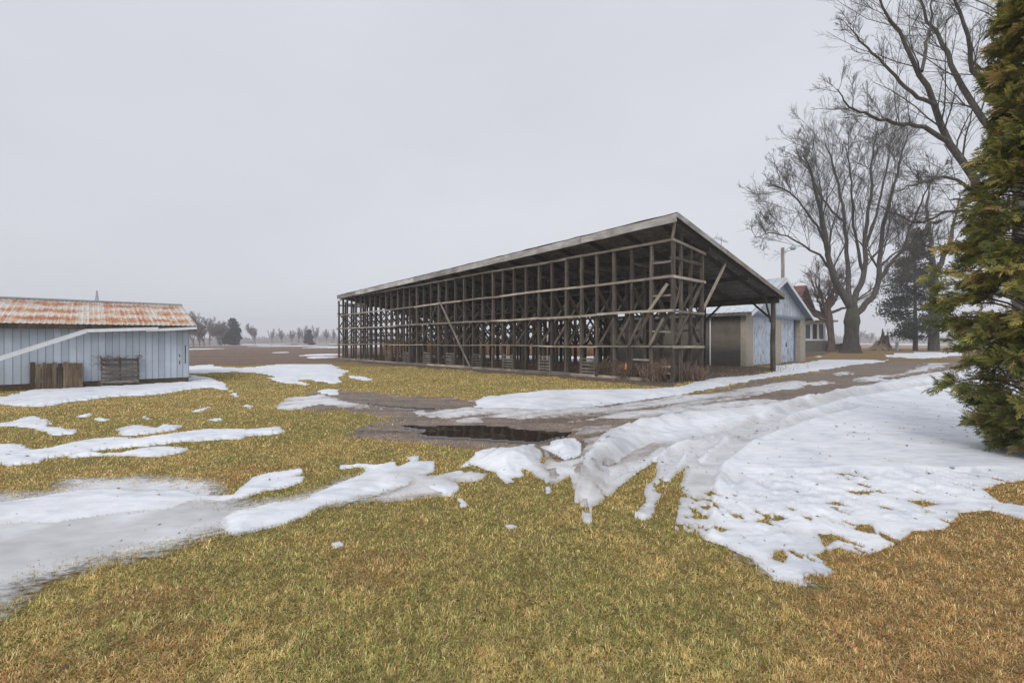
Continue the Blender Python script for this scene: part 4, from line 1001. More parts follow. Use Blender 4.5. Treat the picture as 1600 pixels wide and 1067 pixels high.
for q in range(60):
    x = random.uniform(-.6, .6); z = random.choice([random.uniform(.9, 1.06), random.uniform(0, 1.0)]); p = [(x, (.36-.24*z)*sg, z)]
    for _ in range(6):
        a = p[-1]; x2 = a[0]+random.uniform(-.12, .12); z2 = min(1.1, max(0.02, a[2]+random.uniform(-.1, .1))); p.append((x2, (.36-.24*z2+random.uniform(-.02, .03))*sg, z2))
    mb.tube(p, .006, 4, False)
mb.build('dead_vine', M['barkpink'], pl)
pts = np.array([tuple(wl(random.uniform(-.3, 8), random.uniform(.05, .5)))[:2] for _ in range(1500)])
stems('dead_weeds', pts, .06, .28, .01, [(.2, .14, .08), (.12, .09, .05), (.1, .1, .04)], .6, label='short dead weeds along the foot of the blue shed wall', cat='weeds', kind='stuff')

# ------------------------------------------------------------------ garage
G0 = Vector((14.84, 30, 0)); gar = empty('garage', G0, RZ, 'block garage with flaking pale blue doors and gable and a pale metal roof', 'garage')
GL, GW, GE, GA = 11.2, 11.2, 3.52, 5.98     # length along U, width along V, eave, apex
def gb(mb, t0, t1, s0, s1, z0, z1): mb.box(t0, t1, -s1, -s0, z0, z1)
mb = MB(); gb(mb, 0.35, GL, 0, .2, -.1, GE-.05); mb.build('side_wall', M['block'], gar)
mb = MB(); gb(mb, 0.35, GL, GW-.2, GW, -.1, GE-.05); mb.build('side_wall', M['block'], gar)
mb = MB(); gb(mb, GL-.2, GL, .2, GW-.2, -.1, GE-.05); mb.build('back_wall', M['block'], gar)
for (s0, s1) in ((-.004, 1.09), (4.97, 6.07), (10.1, GW+.004)):
    mb = MB(); gb(mb, -.0, .35, s0, s1, -.1, 3.28); mb.build('pillar', M['pillar'], gar)
mb = MB(); gb(mb, .0, .3, -.002, GW+.002, 3.28, 3.5); mb.build('lintel', M['gable'], gar)
mb = MB(); gb(mb, -.09, -.002, .9, 10.3, 3.24, 3.36); mb.build('door_track', M['soffit'], gar)
def gpanel(mb, poly, t0, t1):            # polygon in (s, z)
    n = len(poly); vs = [(t0, -a, b) for a, b in poly]+[(t1, -a, b) for a, b in poly]
    mb.add(vs, [tuple(range(n)), tuple(range(n, 2*n))[::-1]]+[(i, n+i, n+(i+1) % n, (i+1) % n) for i in range(n)])
def gz(s): return GE-.02+(GA-GE)*(1-abs(s-GW/2)/(GW/2))
for t0, t1 in ((.02, .12), (GL-.12, GL-.02)):
    mb = MB(); gpanel(mb, [(.02, 3.5), (GW-.02, 3.5), (GW/2, GA-.03)], t0, t1); o = mb.build('gable', peeling('gable_boards', (.54, .59, .67), (.22, .215, .22), .2, .55, 'Y'), gar)
doorm = peeling('sliding_door_boards', (.5, .57, .67), (.17, .165, .17), .16, .53, 'Y')
mb = MB(); gb(mb, .16, .21, 1.0, 5.05, .03, 3.3); mb.build('door', doorm, gar)
mb = MB(); gb(mb, .22, .27, 6.0, 9.25, .05, 3.3); d2 = mb.build('door', doorm, gar)
mb = MB(); gb(mb, .195, .218, 7.6, 7.75, 1.2, 1.5); mb.build('handle', M['black'], d2)
mb = MB(); gb(mb, .6, .66, 9.1, 10.2, 0, 3.3); mb.build('inner_door', M['soffit'], gar)
mb = MB(); gb(mb, .352, .7, 10.1, 10.18, 0, 3.28); mb.build('jamb', M['soffit'], gar)
mb = MB(); mb.tube([(2.3, .08, .0), (2.3, .08, 3.4)], .045, 8); mb.build('drainpipe', M['white_trim'], gar)
mb = MB(); gb(mb, 5.6, 6.9, -.02, .02, 1.9, 2.95); wd = mb.build('window', M['slatgrey'], gar)
mb = MB(); gb(mb, 5.68, 6.82, -.028, -.021, 1.98, 2.87); mb.build('pane', M['glass'], wd)
# roof of two ribbed slopes, overhanging the front
ov, oe = .5, .42
sl = (GA-GE)/(GW/2)
roofslab('roof', gar, -ov, GL+.4, oe, GE-oe*sl+.1, -GW/2, GA+.1, .03, M['whiteroof'], .3, .012)
roofslab('roof', gar, -ov, GL+.4, -GW-oe, GE-oe*sl+.1, -GW/2, GA+.1, .03, M['whiteroof'], .3, .012)
for e in (0, 1):
    a, b = (-oe, GW/2) if e == 0 else (GW+oe, GW/2)
    mb = MB(); za = GE-oe*sl
    gpanel(mb, [(a, za-.16), (b, GA-.16), (b, GA+.07), (a, za+.07)], -ov-.04, -ov); mb.build('rake_board', M['white_trim'], gar)
    mb = MB(); gpanel(mb, [(a, za+.04), (b, GA+.04), (b, GA+.075), (a, za+.075)], -ov+.002, -.0); mb.build('soffit', M['soffit'], gar)
    mb = MB(); s_ = -oe+.02 if e == 0 else GW+oe-.02; gb(mb, -ov+.01, GL+.4, s_-.02, s_+.02, za-.1, za+.06); mb.build('fascia', M['slatgrey'], gar)
mb = MB(); gb(mb, -1.0, 1.5, -1.0, 12.5, -.05, .015); 
# utility pole with yard lamp
pp = empty('utility_pole', ((1223-800)/740*46, 46, .0), 0, 'wooden utility pole with a yard lamp rising behind the garage', 'pole')
mb = MB(); mb.tube([(0, 0, -.2), (.02, 0, 5), (0, 0, 10.7)], [.19, .17, .14], 12); mb.build('pole', M['pole'], pp, True)
mb = MB(); mb.tube([(.1, 0, 10.2), (.5, 0, 10.65), (.75, 0, 10.75)], .03, 6); mb.build('lamp_arm', M['steel'], pp, True)
mb = MB(); mb.tube([(1.0, 0, 10.95), (1.0, 0, 10.8), (1.0, 0, 10.62), (1.0, 0, 10.5)], [.12, .24, .27, .2], 12); mb.build('lamp', M['lamp_glass'], pp, True)
# television aerial beyond the crib roof
ta = empty('television_aerial', ((1127-800)/740*58, 58, 0), .4, 'thin rooftop television aerial showing just above the crib roof edge', 'aerial')
mb = MB(); mb.tube([(0, 0, 5), (0, 0, 14.4)], .035, 6); mb.build('mast', M['steel'], ta)
mb = MB(); mb.tube([(-1.0, 0, 14.25), (1.0, 0, 13.8)], .03, 5)
for k in range(7):
    x = -.9+k*.3; z = 14.03-x*.225; mb.tube([(x, -.6+.05*k, z), (x, .6-.05*k, z)], .018, 4)
mb.tube([(-1.0, -.5, 14.7), (-.85, .5, 13.9)], .02, 4); mb.build('antenna', M['steel'], ta)

# ------------------------------------------------------------------ house beyond the garage
hz = .4
ho = empty('brick_house', (37.9, 62, hz), RZ, 'dark red brick house with red gabled roof and white windowed porch behind the garage', 'house')
HW, HL, HE, HA = 4.1, 11, 5.0, 8.35
mb = MB(); mb.box(0, HL, -HW, HW, -.3, HE); mb.build('wall', M['brick'], ho)
mb = MB(); mb.prism([(-HW, HE), (HW, HE), (0, HA-.05)], 0, .25, 'x'); mb.build('gable', M['brick'], ho)
sl = (HA-HE)/HW
for e in (-1, 1):
    mb = MB(); mb.add([(-.6, e*(HW+.5), HE-.5*sl), (HL, e*(HW+.5), HE-.5*sl), (HL, 0, HA), (-.6, 0, HA), (-.6, e*(HW+.5), HE-.5*sl+.16), (HL, e*(HW+.5), HE-.5*sl+.16), (HL, 0, HA+.16), (-.6, 0, HA+.16)],
        ((0,1,2,3),(7,6,5,4),(0,4,5,1),(1,5,6,2),(2,6,7,3),(3,7,4,0))); mb.build('roof', M['redroof'], ho)
mb = MB(); mb.box(-.03, -.005, -.5, .5, 5.6, 6.9); w_ = mb.build('window', M['white_trim'], ho); mb = MB(); mb.box(-.04, -.031, -.4, .4, 5.7, 6.8); mb.build('pane', M['glass'], w_)
# enclosed porch: low boarded wall, posts and windows, flat roof
po = empty('porch', (35.5, 57.5, hz), 0); po.parent = None
po.name = 'glazed_porch'; tag(po, 'white glazed porch with flat roof and grey boarded base beside the garage corner', 'porch')
mb = MB(); mb.box(0, 3.3, 0, 3.0, -.2, 1.3); mb.build('boarded_base', M['deckwall'], po)
mb = MB()
for x in np.arange(.2, 3.3, .25): mb.box(x-.01, x+.01, -.012, -.001, 0, 1.28)
mb.box(1.35, 1.5, -.03, -.013, -.1, 1.3); mb.build('base_battens', M['slatgrey'], po)
mb = MB(); mb.box(-.2, 3.9, -.3, 3.2, 3.55, 3.78); mb.build('roof', M['pillar'], po)
mb = MB(); mb.box(0, 2.45, .15, 2.9, 1.3, 3.55); mb.build('wall', M['white_trim'], po)
for (x0, x1, mt) in ((.2, .75, 'glass'), (1.15, 1.55, 'glass'), (1.95, 2.35, 'glass')):
    mb = MB(); mb.box(x0-.06, x1+.06, .11, .148, 1.5, 3.3); f_ = mb.build('window', M['white_trim'] if x0 < 1 else M['redroof'], po)
    mb = MB(); mb.box(x0, x1, .1, .109, 1.56, 3.24); mb.build('pane', M['glass'], f_)
for x in (2.45,): mb = MB(); mb.box(x+.02, x+.14, .0, .12, 1.3, 3.55); mb.build('post', M['white_trim'], po)
tb = empty('wooden_bench', (36.9+.8, 56.2, .4), 0, 'dark low wooden bench table beside the porch at the foot of the tree', 'bench')
mb = MB(); mb.box(-.2, 1.7, -.4, .4, .92, 1.0); mb.build('top', M['deckwall'], tb)
mb = MB(); mb.box(1.45, 1.65, -.35, .35, 0, .92); mb.build('leg', M['dark'], tb)
mb = MB(); mb.box(-.1, .1, -.35, .35, 0, .92); mb.build('leg', M['dark'], tb)
mb = MB(); mb.box(.101, 1.449, .1, .16, .1, .9); mb.build('back_panel', M['deckwall'], tb)

# ------------------------------------------------------------------ bare trees
class Tubes:
    def __init__(s): s.V = []; s.F = []; s.n = 0
    def add(s, P, Rr, n):
        P = np.asarray(P, float); k = len(P)
        Tn = np.gradient(P, axis=0); Tn /= np.linalg.norm(Tn, axis=1)[:, None]+1e-9
        ref = np.array([0, 0, 1.]) if abs(Tn[:, 2]).mean() < .85 else np.array([1., 0, 0])
        A = np.cross(Tn, ref); A /= np.linalg.norm(A, axis=1)[:, None]+1e-9; B = np.cross(Tn, A)
        w = np.arange(n)*2*np.pi/n; Rr = np.asarray(Rr)[:, None, None]
        ring = P[:, None]+Rr*(A[:, None]*np.cos(w)[None, :, None]+B[:, None]*np.sin(w)[None, :, None])
        s.V.append(ring.reshape(-1, 3))
        i, j = np.meshgrid(np.arange(k-1), np.arange(n), indexing='ij')
        s.F.append((s.n+np.stack([i*n+j, i*n+(j+1) % n, (i+1)*n+(j+1) % n, (i+1)*n+j], -1)).reshape(-1, 4)); s.n += k*n
    def mesh(s, name, mat): return mesh_np(name, np.vstack(s.V), np.vstack(s.F), mat, True)

def smooth_path(pts, n):
    pts = np.asarray(pts, float); k = len(pts); t = np.linspace(0, k-1, n)
    P = np.vstack([2*pts[0]-pts[1], pts, 2*pts[-1]-pts[-2]])
    out = []
    for u in t:
        i = min(int(u), k-2); f = u-i; a, b, c, d = P[i], P[i+1], P[i+2], P[i+3]
        out.append(.5*((2*b)+(-a+c)*f+(2*a-5*b+4*c-d)*f*f+(-a+3*b-3*c+d)*f**3))
    return np.array(out)

def twig_out(tb, rg, P, r0, r1, level, spec, up):
    """children along the path P"""
    if level >= len(spec): return
    num, lf, ang_, rmin = spec[level]
    L0 = np.linalg.norm(np.diff(P, axis=0), axis=1).sum()
    k = len(P); n = max(1, int(num*(1 if level else 1)))
    for q in range(n):
        u = rg.uniform(.12 if level else .28, 1.0); f = u*(k-1); i = min(int(f), k-2); ff = f-i
        p = P[i]*(1-ff)+P[i+1]*ff; d = P[i+1]-P[i]; d = d/(np.linalg.norm(d)+1e-9)
        rv = rg.normal(size=3); rv -= d*rv.dot(d); rv /= np.linalg.norm(rv)+1e-9
        a = ang_*rg.uniform(.6, 1.3); c = d*math.cos(a)+rv*math.sin(a); c[2] += up*rg.uniform(.3, 1.2); c /= np.linalg.norm(c)
        ln = L0*lf*(1.1-.6*u)*rg.uniform(.6, 1.3); rr = max((r0*(1-u)+r1*u)*.36, rmin)
        m = 6 if level < 2 else 4; Q = [p]
        for st in range(m-1):
            c = c+rg.normal(size=3)*(.11 if level < 2 else .14); c[2] += up*.35; c /= np.linalg.norm(c); Q.append(Q[-1]+c*ln/(m-1))
        Q = np.array(Q); re = max(rr*.3, rmin*.7); tb.add(Q, np.linspace(rr, re, m), 5 if rr > .05 else 3)
        twig_out(tb, rg, Q, rr, re, level+1, spec, up)

def pxp(px, py, Y): return ((px-800)/740*Y, Y, EYE+(533.5-py)/740*Y)

def bare_tree(name, base, trunk, limbs, spec, mats, label, seed, up=.12, limb_spec=None, group=None):
    """base point, trunk = (points, radii), limbs = list of (points, r0, r1); spec = child levels"""
    rg = np.random.default_rng(seed); bx = np.array(base)
    root = empty(name, base, 0, label, 'tree', group)
    t = Tubes(); P = smooth_path(np.array(trunk[0])-bx, 14); rr = np.interp(np.linspace(0, 1, 14), np.linspace(0, 1, len(trunk[1])), trunk[1]); t.add(P, rr*(1+rg.normal(0, .03, 14)), 14)
    cr = Tubes()
    for (pts, r0, r1) in limbs:
        Q = smooth_path(np.array(pts)-bx, 18); Q[1:] += rg.normal(0, r0*.18+.02, (17, 3)); tt = np.linspace(0, 1, 18); rad_ = r0*(1-tt)**.9+r1
        cr.add(Q, rad_, 8); twig_out(cr, rg, Q, r0, r1, 0, spec, up)
    link('trunk', t.mesh('trunk', mats[0]), root); link('crown', cr.mesh('crown', mats[1]), root)
    return root

# the great bare maple beside the drive
Y = 52.0; dz = lambda l: l
def LP(pts, y0, y1): n = len(pts); return [pxp(a, b, y0+(y1-y0)*i/(n-1)) for i, (a, b) in enumerate(pts)]
tbx = pxp(1329, 551.5, Y)
limbs = [
 (LP([(1328,478),(1314,452),(1300,430),(1292,395),(1290,370),(1280,325),(1268,280),(1256,240)], Y, Y-4), 0.347, .06),
 (LP([(1300,430),(1284,402),(1262,388),(1238,372),(1205,364),(1178,372)], Y-.5, Y-6), 0.112, .03),
 (LP([(1296,400),(1280,360),(1256,325),(1232,300),(1206,288)], Y-1, Y-5), 0.112, .03),
 (LP([(1328,478),(1326,445),(1323,400),(1321,350),(1312,300),(1300,255),(1290,225)], Y, Y+3), 0.224, .05),
 (LP([(1334,478),(1338,455),(1350,425),(1353,375),(1358,325),(1362,262),(1370,205)], Y, Y-1), 0.291, .05),
 (LP([(1350,430),(1342,395),(1334,345),(1330,290),(1322,230)], Y, Y-5), 0.146, .04),
 (LP([(1353,380),(1366,345),(1378,300),(1388,250),(1392,215)], Y, Y+4), 0.134, .04),
 (LP([(1338,490),(1358,470),(1370,445),(1374,405),(1380,355),(1393,305),(1404,262),(1414,225)], Y, Y-3), 0.280, .05),
 (LP([(1372,440),(1388,415),(1408,392),(1425,352),(1442,310),(1460,275)], Y-1, Y-5), 0.168, .04),
 (LP([(1374,420),(1392,400),(1420,385),(1448,378),(1470,382)], Y, Y+4), 0.095, .03),
 (LP([(1340,468),(1362,452),(1385,446),(1408,436),(1420,430)], Y, Y+3), 0.067, .02),
 (LP([(1322,350),(1300,330),(1280,300),(1262,262),(1240,235)], Y+1, Y+5), 0.112, .03),
]
bare_tree('maple_tree', tbx, ([tbx, pxp(1330, 530, Y), pxp(1331, 505, Y), pxp(1332, 474, Y)], [1.12, .76, .68, .72, .42]), limbs,
          [(13, .46, .62, .03), (8, .52, .62, .015), (7, .55, .6, .0085), (4, .6, .55, .006)], (M['bark'], M['bark2']),
          'huge spreading bare maple with thick dark trunk beside the drive', 3, .16)
# roots flare is part of the trunk radius; second tall tree whose limbs lean out over the cedar
Y = 24.0; b2 = pxp(1606, 583, Y)
limbs = [
 (LP([(1580,420),(1550,340),(1515,270),(1480,215),(1455,150),(1430,100),(1408,55),(1380,10),(1362,-30)], Y, Y-2), 0.192, .02),
 (LP([(1482,222),(1440,198),(1400,192),(1360,180),(1330,168),(1308,140)], Y-1, Y-3), 0.093, .02),
 (LP([(1462,165),(1430,150),(1400,120),(1372,90),(1340,60),(1328,38)], Y-1, Y-1), 0.074, .02),
 (LP([(1590,300),(1560,235),(1540,190),(1500,130),(1482,90),(1462,50),(1440,0),(1430,-40)], Y, Y+2), 0.161, .03),
 (LP([(1590,240),(1560,170),(1540,140),(1518,100),(1510,50),(1492,0),(1480,-40)], Y+1, Y-1), 0.149, .03),
 (LP([(1560,350),(1520,300),(1480,278),(1440,285),(1400,300)], Y, Y-3), 0.081, .02),
 (LP([(1570,380),(1530,335),(1480,330),(1440,348),(1405,338),(1370,318)], Y, Y+2), 0.074, .02),
 (LP([(1470,345),(1450,352),(1440,370),(1446,385)], Y+1, Y+1), 0.062, .03),
 (LP([(1600,300),(1600,200),(1590,100),(1560,0),(1550,-80)], Y, Y), 0.217, .04),
 (LP([(1440,112),(1450,60),(1456,20),(1450,-20)], Y-1, Y+1), 0.062, .02),
 (LP([(1604,380),(1640,260),(1690,160),(1740,40),(1780,-60)], Y, Y+1), 0.217, .04),
]
bare_tree('shade_tree', b2, ([b2, pxp(1604, 500, Y), pxp(1600, 420, Y), pxp(1600, 300, Y)], [.7, .5, .45, .4]), limbs,
          [(18, .3, .7, .013), (11, .46, .62, .0065), (7, .5, .6, .0035)], (M['bark2'], M['bark2']),
          'tall bare tree whose grey limbs reach out from behind the green cedar', 11, .1)
# pinkish gnarled tree in front of the porch
Y = 56.0; b3 = pxp(1299, 549, Y); limbs = []
rg = np.random.default_rng(5)
for k in range(13):
    a = -1.25+2.5*k/12+rg.normal(0, .08); s = pxp(1292, 478+rg.uniform(0, 30), Y); ln = rg.uniform(4.2, 7.0)
    d = np.array([math.sin(a), rg.uniform(-.5, .5), math.cos(a)]); P = [np.array(s)]
    for q in range(5): d = d+np.array([0, 0, .1])+rg.normal(0, .12, 3); d /= np.linalg.norm(d); P.append(P[-1]+d*ln/5)
    limbs.append((P, .16, .02))
bare_tree('gnarled_tree', b3, ([b3, pxp(1299, 530, Y), pxp(1296, 505, Y), pxp(1292, 470, Y)], [.42, .34, .36, .42, .2]), limbs,
          [(14, .45, .7, .02), (9, .5, .6, .012), (4, .5, .6, .008)], (M['barkpink'], M['barkpink']), 'smaller gnarled bare tree with reddish bark standing against the porch', 21, .08)
# trunk at the edge of the cedar, a further bare tree of the yard
Y = 60.0; b4 = pxp(1459, 549, Y)
limbs = [(LP([(1459,430),(1455,380),(1448,330),(1455,280)], Y, Y), .3, .04), (LP([(1459,440),(1475,400),(1490,350),(1500,300)], Y, Y-2), .3, .04), (LP([(1459,420),(1445,395),(1432,380)], Y, Y+2), .15, .03)]
bare_tree('yard_tree', b4, ([b4, pxp(1459, 500, Y), pxp(1459, 430, Y)], [.62, .48, .42]), limbs, [(8, .4, .7, .03), (6, .45, .6, .015)], (M['bark2'], M['bark2']),
          'grey straight trunked tree half hidden by the left edge of the cedar', 31)

# ------------------------------------------------------------------ evergreens
def leafcloud(C_, N_dir, size, cols_, rg, asp=.35):
    """one narrow leaf quad per centre, along N_dir"""
    n = len(C_); r = rg.normal(size=(n, 3)); s = np.cross(N_dir, r); s /= np.linalg.norm(s, axis=1)[:, None]+1e-9
    a = N_dir*size[:, None]; b = s*size[:, None]*asp
    P = np.stack([C_-b*.5, C_+a*.5-b, C_+a, C_+a*.5+b], 1); k = np.arange(n)[:, None]*4
    return P.reshape(-1, 3), k+np.array([[0, 1, 2, 3]]), np.repeat(cols_, 4, 0)

def conifer(name, base, H, Wd, z0, label, seed, cols, n=5000, sz=.45, shape=1.0, mat=None, droop=-.15, group=None, whorls=15, gap=.5, cat='tree', top_brown=False):
    rg = np.random.default_rng(seed); root = empty(name, base, 0, label, cat, group)
    tb = Tubes(); zz = np.linspace(0, H*.97, 8); tb.add(np.stack([rg.normal(0, .03, 8), rg.normal(0, .03, 8), zz], 1), np.linspace(H*.016+.03, .02, 8), 8)
    link('trunk', tb.mesh('trunk', mat or M['bark']), root)
    cc, dd = [], []; nb = whorls*6; br = Tubes()
    for k in range(nb):
        z = z0+(H-z0)*((k+rg.random())/nb); f = (z-z0)/(H-z0); rad_ = Wd/2*((1-f)**.75*shape+(1-shape)*math.sin(math.pi*min(1, f*.9+.1)))*rg.uniform(.55, 1.1)+.1
        a = rg.uniform(0, 6.28); d = np.array([math.cos(a), math.sin(a), droop+.5*f]); d /= np.linalg.norm(d)
        if rg.random() < .75 or not mat: br.add([np.array([0, 0, z]), np.array([0, 0, z])+d*rad_*.5, np.array([0, 0, z])+d*rad_*.9+np.array([0, 0, .1])], [H*.004+.02, H*.003+.01, .01], 4)
        m = int(n/nb*(.35+rad_/Wd*2.6)); u = gap+(1-gap)*rg.random(m)**.7
        p = np.array([0, 0, z])+d*(rad_*u)[:, None]+rg.normal(size=(m, 3))*np.array([.2, .2, .13])*Wd*.35*(.35+.5*u)[:, None]
        q = d*.7+rg.normal(size=(m, 3))*.7+np.array([0, 0, .2]); cc.append(p); dd.append(q/np.linalg.norm(q, axis=1)[:, None])
    Cn = np.vstack(cc); D = np.vstack(dd); n_ = len(Cn)
    base_c = np.array(cols)[rg.integers(0, len(cols), n_)]*rg.uniform(.65, 1.35, n_)[:, None]*(.55+.9*fbm(Cn[:, 0]*1.3+Cn[:, 1], Cn[:, 2]*1.6, seed, 3))[:, None]
    if top_brown:
        w = sstep(H*.5, H*.75, Cn[:, 2])*(rg.random(n_) < .8); base_c = base_c*(1-w[:, None])+np.array([.13, .095, .075])*rg.uniform(.6, 1.4, n_)[:, None]*w[:, None]
    P, F, cl = leafcloud(Cn, D, sz*rg.uniform(.6, 1.3, n_), base_c, rg)
    link('branches', br.mesh('branches', mat or M['bark']), root)
    link('crown', mesh_np('crown', P, F, M['leaf'], False, None, {'Col': cl}), root)
    return root
Y = 60.0; pb = pxp(1430, 549.5, Y)
conifer('spruce_tree', pb, 15.2, 8.0, 1.8, 'ragged dark spruce with brown thinning top at the end of the drive', 41, [(.08, .1, .065), (.11, .125, .09), (.05, .07, .05)], 21000, .22, .6, M['bark'], -.12, whorls=16, gap=.12, top_brown=True)

# the big cedar in the right foreground: flat fern-like sprays on drooping boughs
def cedar():
    rg = np.random.default_rng(77)
    cx, cy = 7.3, 6.4; root = empty('cedar_tree', (cx, cy, 0), 0, 'large bushy green and bronze cedar filling the right edge', 'tree')
    tb = Tubes(); zz = np.linspace(-.05, 8.2, 9); tb.add(np.stack([rg.normal(0, .03, 9), rg.normal(0, .03, 9), zz], 1), np.linspace(.17, .02, 9), 10); link('trunk', tb.mesh('trunk', M['barkpink']), root)
    # one flat spray: a midrib with side branchlets, each with a few scale-leaf fingers
    def spray(seed):
        g = np.random.default_rng(seed); quads = []
        def strip(p, d, ln, w):
            d = np.array(d, float); d /= np.linalg.norm(d); s_ = np.array([-d[1], d[0], 0]); p = np.array(p, float)
            bend = s_*g.normal(0, .12)*ln+np.array([0, 0, g.normal(0, .1)])*ln; e = p+d*ln+bend
            quads.append([p-s_*w*.3, p+s_*w*.3, p+d*ln*.6+bend*.3+s_*w*.55, e]); quads.append([p-s_*w*.3, e, p+d*ln*.6+bend*.3-s_*w*.55, p-s_*w*.35])
            return e
        strip((0, 0, 0), (1, g.normal(0, .1), 0), 1.0, .03)
        for k in range(8):
            for sd_ in (-1, 1):
                if g.random() < .12: continue
                x = .08+.11*k+g.uniform(-.03, .03); ln = (.5-.035*k)*g.uniform(.55, 1.2)*(.6+.4*min(1, k/2)); an = g.normal(.75, .14)
                d = np.array((math.cos(an), sd_*math.sin(an), g.normal(0, .15))); p = np.array((x, 0, 0)); strip(p, d, ln, .04)
                for j in range(4):
                    a2 = an+g.normal(-.6 if j % 2 else .55, .15); strip(p+d*ln*(.2+.2*j), (math.cos(a2), sd_*math.sin(a2), g.normal(0, .2)), ln*g.uniform(.25, .5), .036)
        Q = np.array(quads[:118]); Q = np.concatenate([Q, Q[:118-len(Q)]]) if len(Q) < 118 else Q
        Q[..., 2] -= .3*Q[..., 0]**2+.2*Q[..., 1]**2; return Q
    SP = [spray(i) for i in range(6)]; nq = 118
    def rad_z(z): return np.interp(z, [0, .35, .8, 1.3, 1.9, 2.6, 3.2, 4.4, 6, 7.5, 8.6], [.45, .75, .95, 1.08, 1.17, 1.16, .92, .62, .46, .34, .08])
    org, dirs, tint = [], [], []
    br = Tubes(); nb = 640
    for k in range(nb):
        z = .15+8.2*((k+rg.random())/nb)**1.05; a = rg.uniform(0, 6.28)
        rr = rad_z(z)*rg.uniform(.7, 1.08)*(.82+.42*vnoise(np.array(a*1.6), np.array(z*2.2), 3)); start = max(.1, z-.35*rr)
        d = np.array([math.cos(a), math.sin(a), 0]); P = [np.array([0, 0, start]), d*rr*.4+np.array([0, 0, z-.02]), d*rr*.75+np.array([0, 0, z+.03]), d*rr*.98+np.array([0, 0, z-.03])]
        P = smooth_path(P, 8); br.add(P, np.linspace(.018, .004, 8), 4)
        tn = rg.random()
        m = rg.integers(22, 34)
        for q in range(m):
            u = .35+.65*rg.random()**.7; f = u*7; i = min(int(f), 6); p = P[i]+(P[i+1]-P[i])*(f-i)
            sdv = np.array([-d[1], d[0], 0])*rg.choice([-1, 1])*rg.uniform(.1, .95); dr = d*rg.uniform(.5, 1)+sdv+np.array([0, 0, rg.uniform(-.6, .75)])
            org.append(p+rg.normal(0, .03, 3)); dirs.append(dr/np.linalg.norm(dr)); tint.append((tn, u))
        org.append(P[-1]); dirs.append((d+np.array([0, 0, rg.uniform(-.5, .2)]))/1.05); tint.append((tn, 1.0))
    O = np.array(org); D = np.array(dirs); D /= np.linalg.norm(D, axis=1)[:, None]; n = len(O); tint = np.array(tint)
    up = np.array([0, 0, .7])+rg.normal(0, .75, (n, 3)); S_ = np.cross(up, D); S_ /= np.linalg.norm(S_, axis=1)[:, None]; U_ = np.cross(D, S_)
    sc = rg.uniform(.1, .25, n); Qd = np.array(SP)[rg.integers(0, 6, n)]
    P = O[:, None, None]+sc[:, None, None, None]*(Qd[..., 0:1]*D[:, None, None]+Qd[..., 1:2]*S_[:, None, None]+Qd[..., 2:3]*U_[:, None, None])
    V = P.reshape(-1, 3); k = np.arange(n*nq)[:, None]*4
    pal = np.array([(.19, .2, .055), (.3, .28, .075), (.45, .39, .115), (.48, .36, .14), (.12, .15, .055)])
    idx_ = np.clip((tint[:, 0]*3+rg.normal(0, .9, n)).astype(int), 0, 3); idx_ = np.where(rg.random(n) < .16, 4, idx_)
    c = pal[idx_]*rg.uniform(.7, 1.35, n)[:, None]
    orange = rg.random(n) < .025; c[orange] = np.array([.4, .25, .12])
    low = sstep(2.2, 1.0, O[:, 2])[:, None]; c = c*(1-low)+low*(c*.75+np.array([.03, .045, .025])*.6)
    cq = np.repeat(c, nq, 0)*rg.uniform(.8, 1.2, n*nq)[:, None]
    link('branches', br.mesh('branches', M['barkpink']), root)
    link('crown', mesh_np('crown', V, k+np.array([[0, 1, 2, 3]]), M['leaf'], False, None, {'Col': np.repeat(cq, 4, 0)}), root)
cedar()

# ------------------------------------------------------------------ stump, marker post, lattice tower
def stump():
    rg = np.random.default_rng(9); Y = 63.; b = pxp(1374, 547.5, Y); root = empty('broken_stump', b, 0, 'tall broken pale stump with splintered top near the spruce', 'stump')
    n, m = 22, 12; V = []
    for i in range(m+1):
        t = i/m
        for j in range(n):
            a = 2*np.pi*j/n; r = (.9*(1-t)**1.5+.75)*(1+.18*math.sin(3*a+1)+.12*math.sin(7*a)+rg.normal(0, .06)); top = 2.6*(.36+.64*(.5+.5*math.cos(a-.2))**1.1)*(1+.25*math.sin(5*a+2)*t)+rg.normal(0, .16)*(i == m)
            V.append((r*math.cos(a)*(1-.25*t)+.5*t, r*math.sin(a)*.7, t*top-.05))
    F = [(i*n+j, i*n+(j+1) % n, (i+1)*n+(j+1) % n, (i+1)*n+j) for i in range(m) for j in range(n)]
    link('stump_body', mesh_np('stump_body', V, np.array(F), M['snag'], False), root)
    for k in range(9):
        mb = MB(); a = rg.uniform(0, 6.28); x, y = math.cos(a)*1.4, math.sin(a)*1.0; mb.tube([(x, y, .1), (x*1.5, y*1.5, .12), (x*2+rg.normal(0, .2), y*2, .03)], [.22, .13, .04], 6); mb.build('root', M['snag'], root, True)
stump()
b = pxp(1401.5, 549, 62); mb = MB(); mb.box(-.12, .12, -.12, .12, -.1, 1.15); mb.prism([(-.15, 1.15), (.15, 1.15), (0, 1.27)], -.15, .15)
tag(mb.build('marker_post', M['white_trim'], None, loc=b), 'short white post beyond the drive left of the spruce trunk', 'post')
tw = empty('lattice_tower', ((151.5-800)/740*160, 160, 0), .3, 'thin steel lattice tower peeking above the rusty shed roof', 'tower')
mb = MB(); Ht = 18.8
def tw_r(z): return 2.3*(1-z/Ht)+.12
for q in range(4):
    a = math.pi/4+q*math.pi/2; mb.tube([(tw_r(0)*math.cos(a), tw_r(0)*math.sin(a), 0), (.1*math.cos(a), .1*math.sin(a), Ht)], .07, 4)
mb.build('legs', M['steel'], tw)
mb = MB(); zs_ = [0, 3, 6, 8.6, 11, 13, 14.8, 16.2, 17.4]
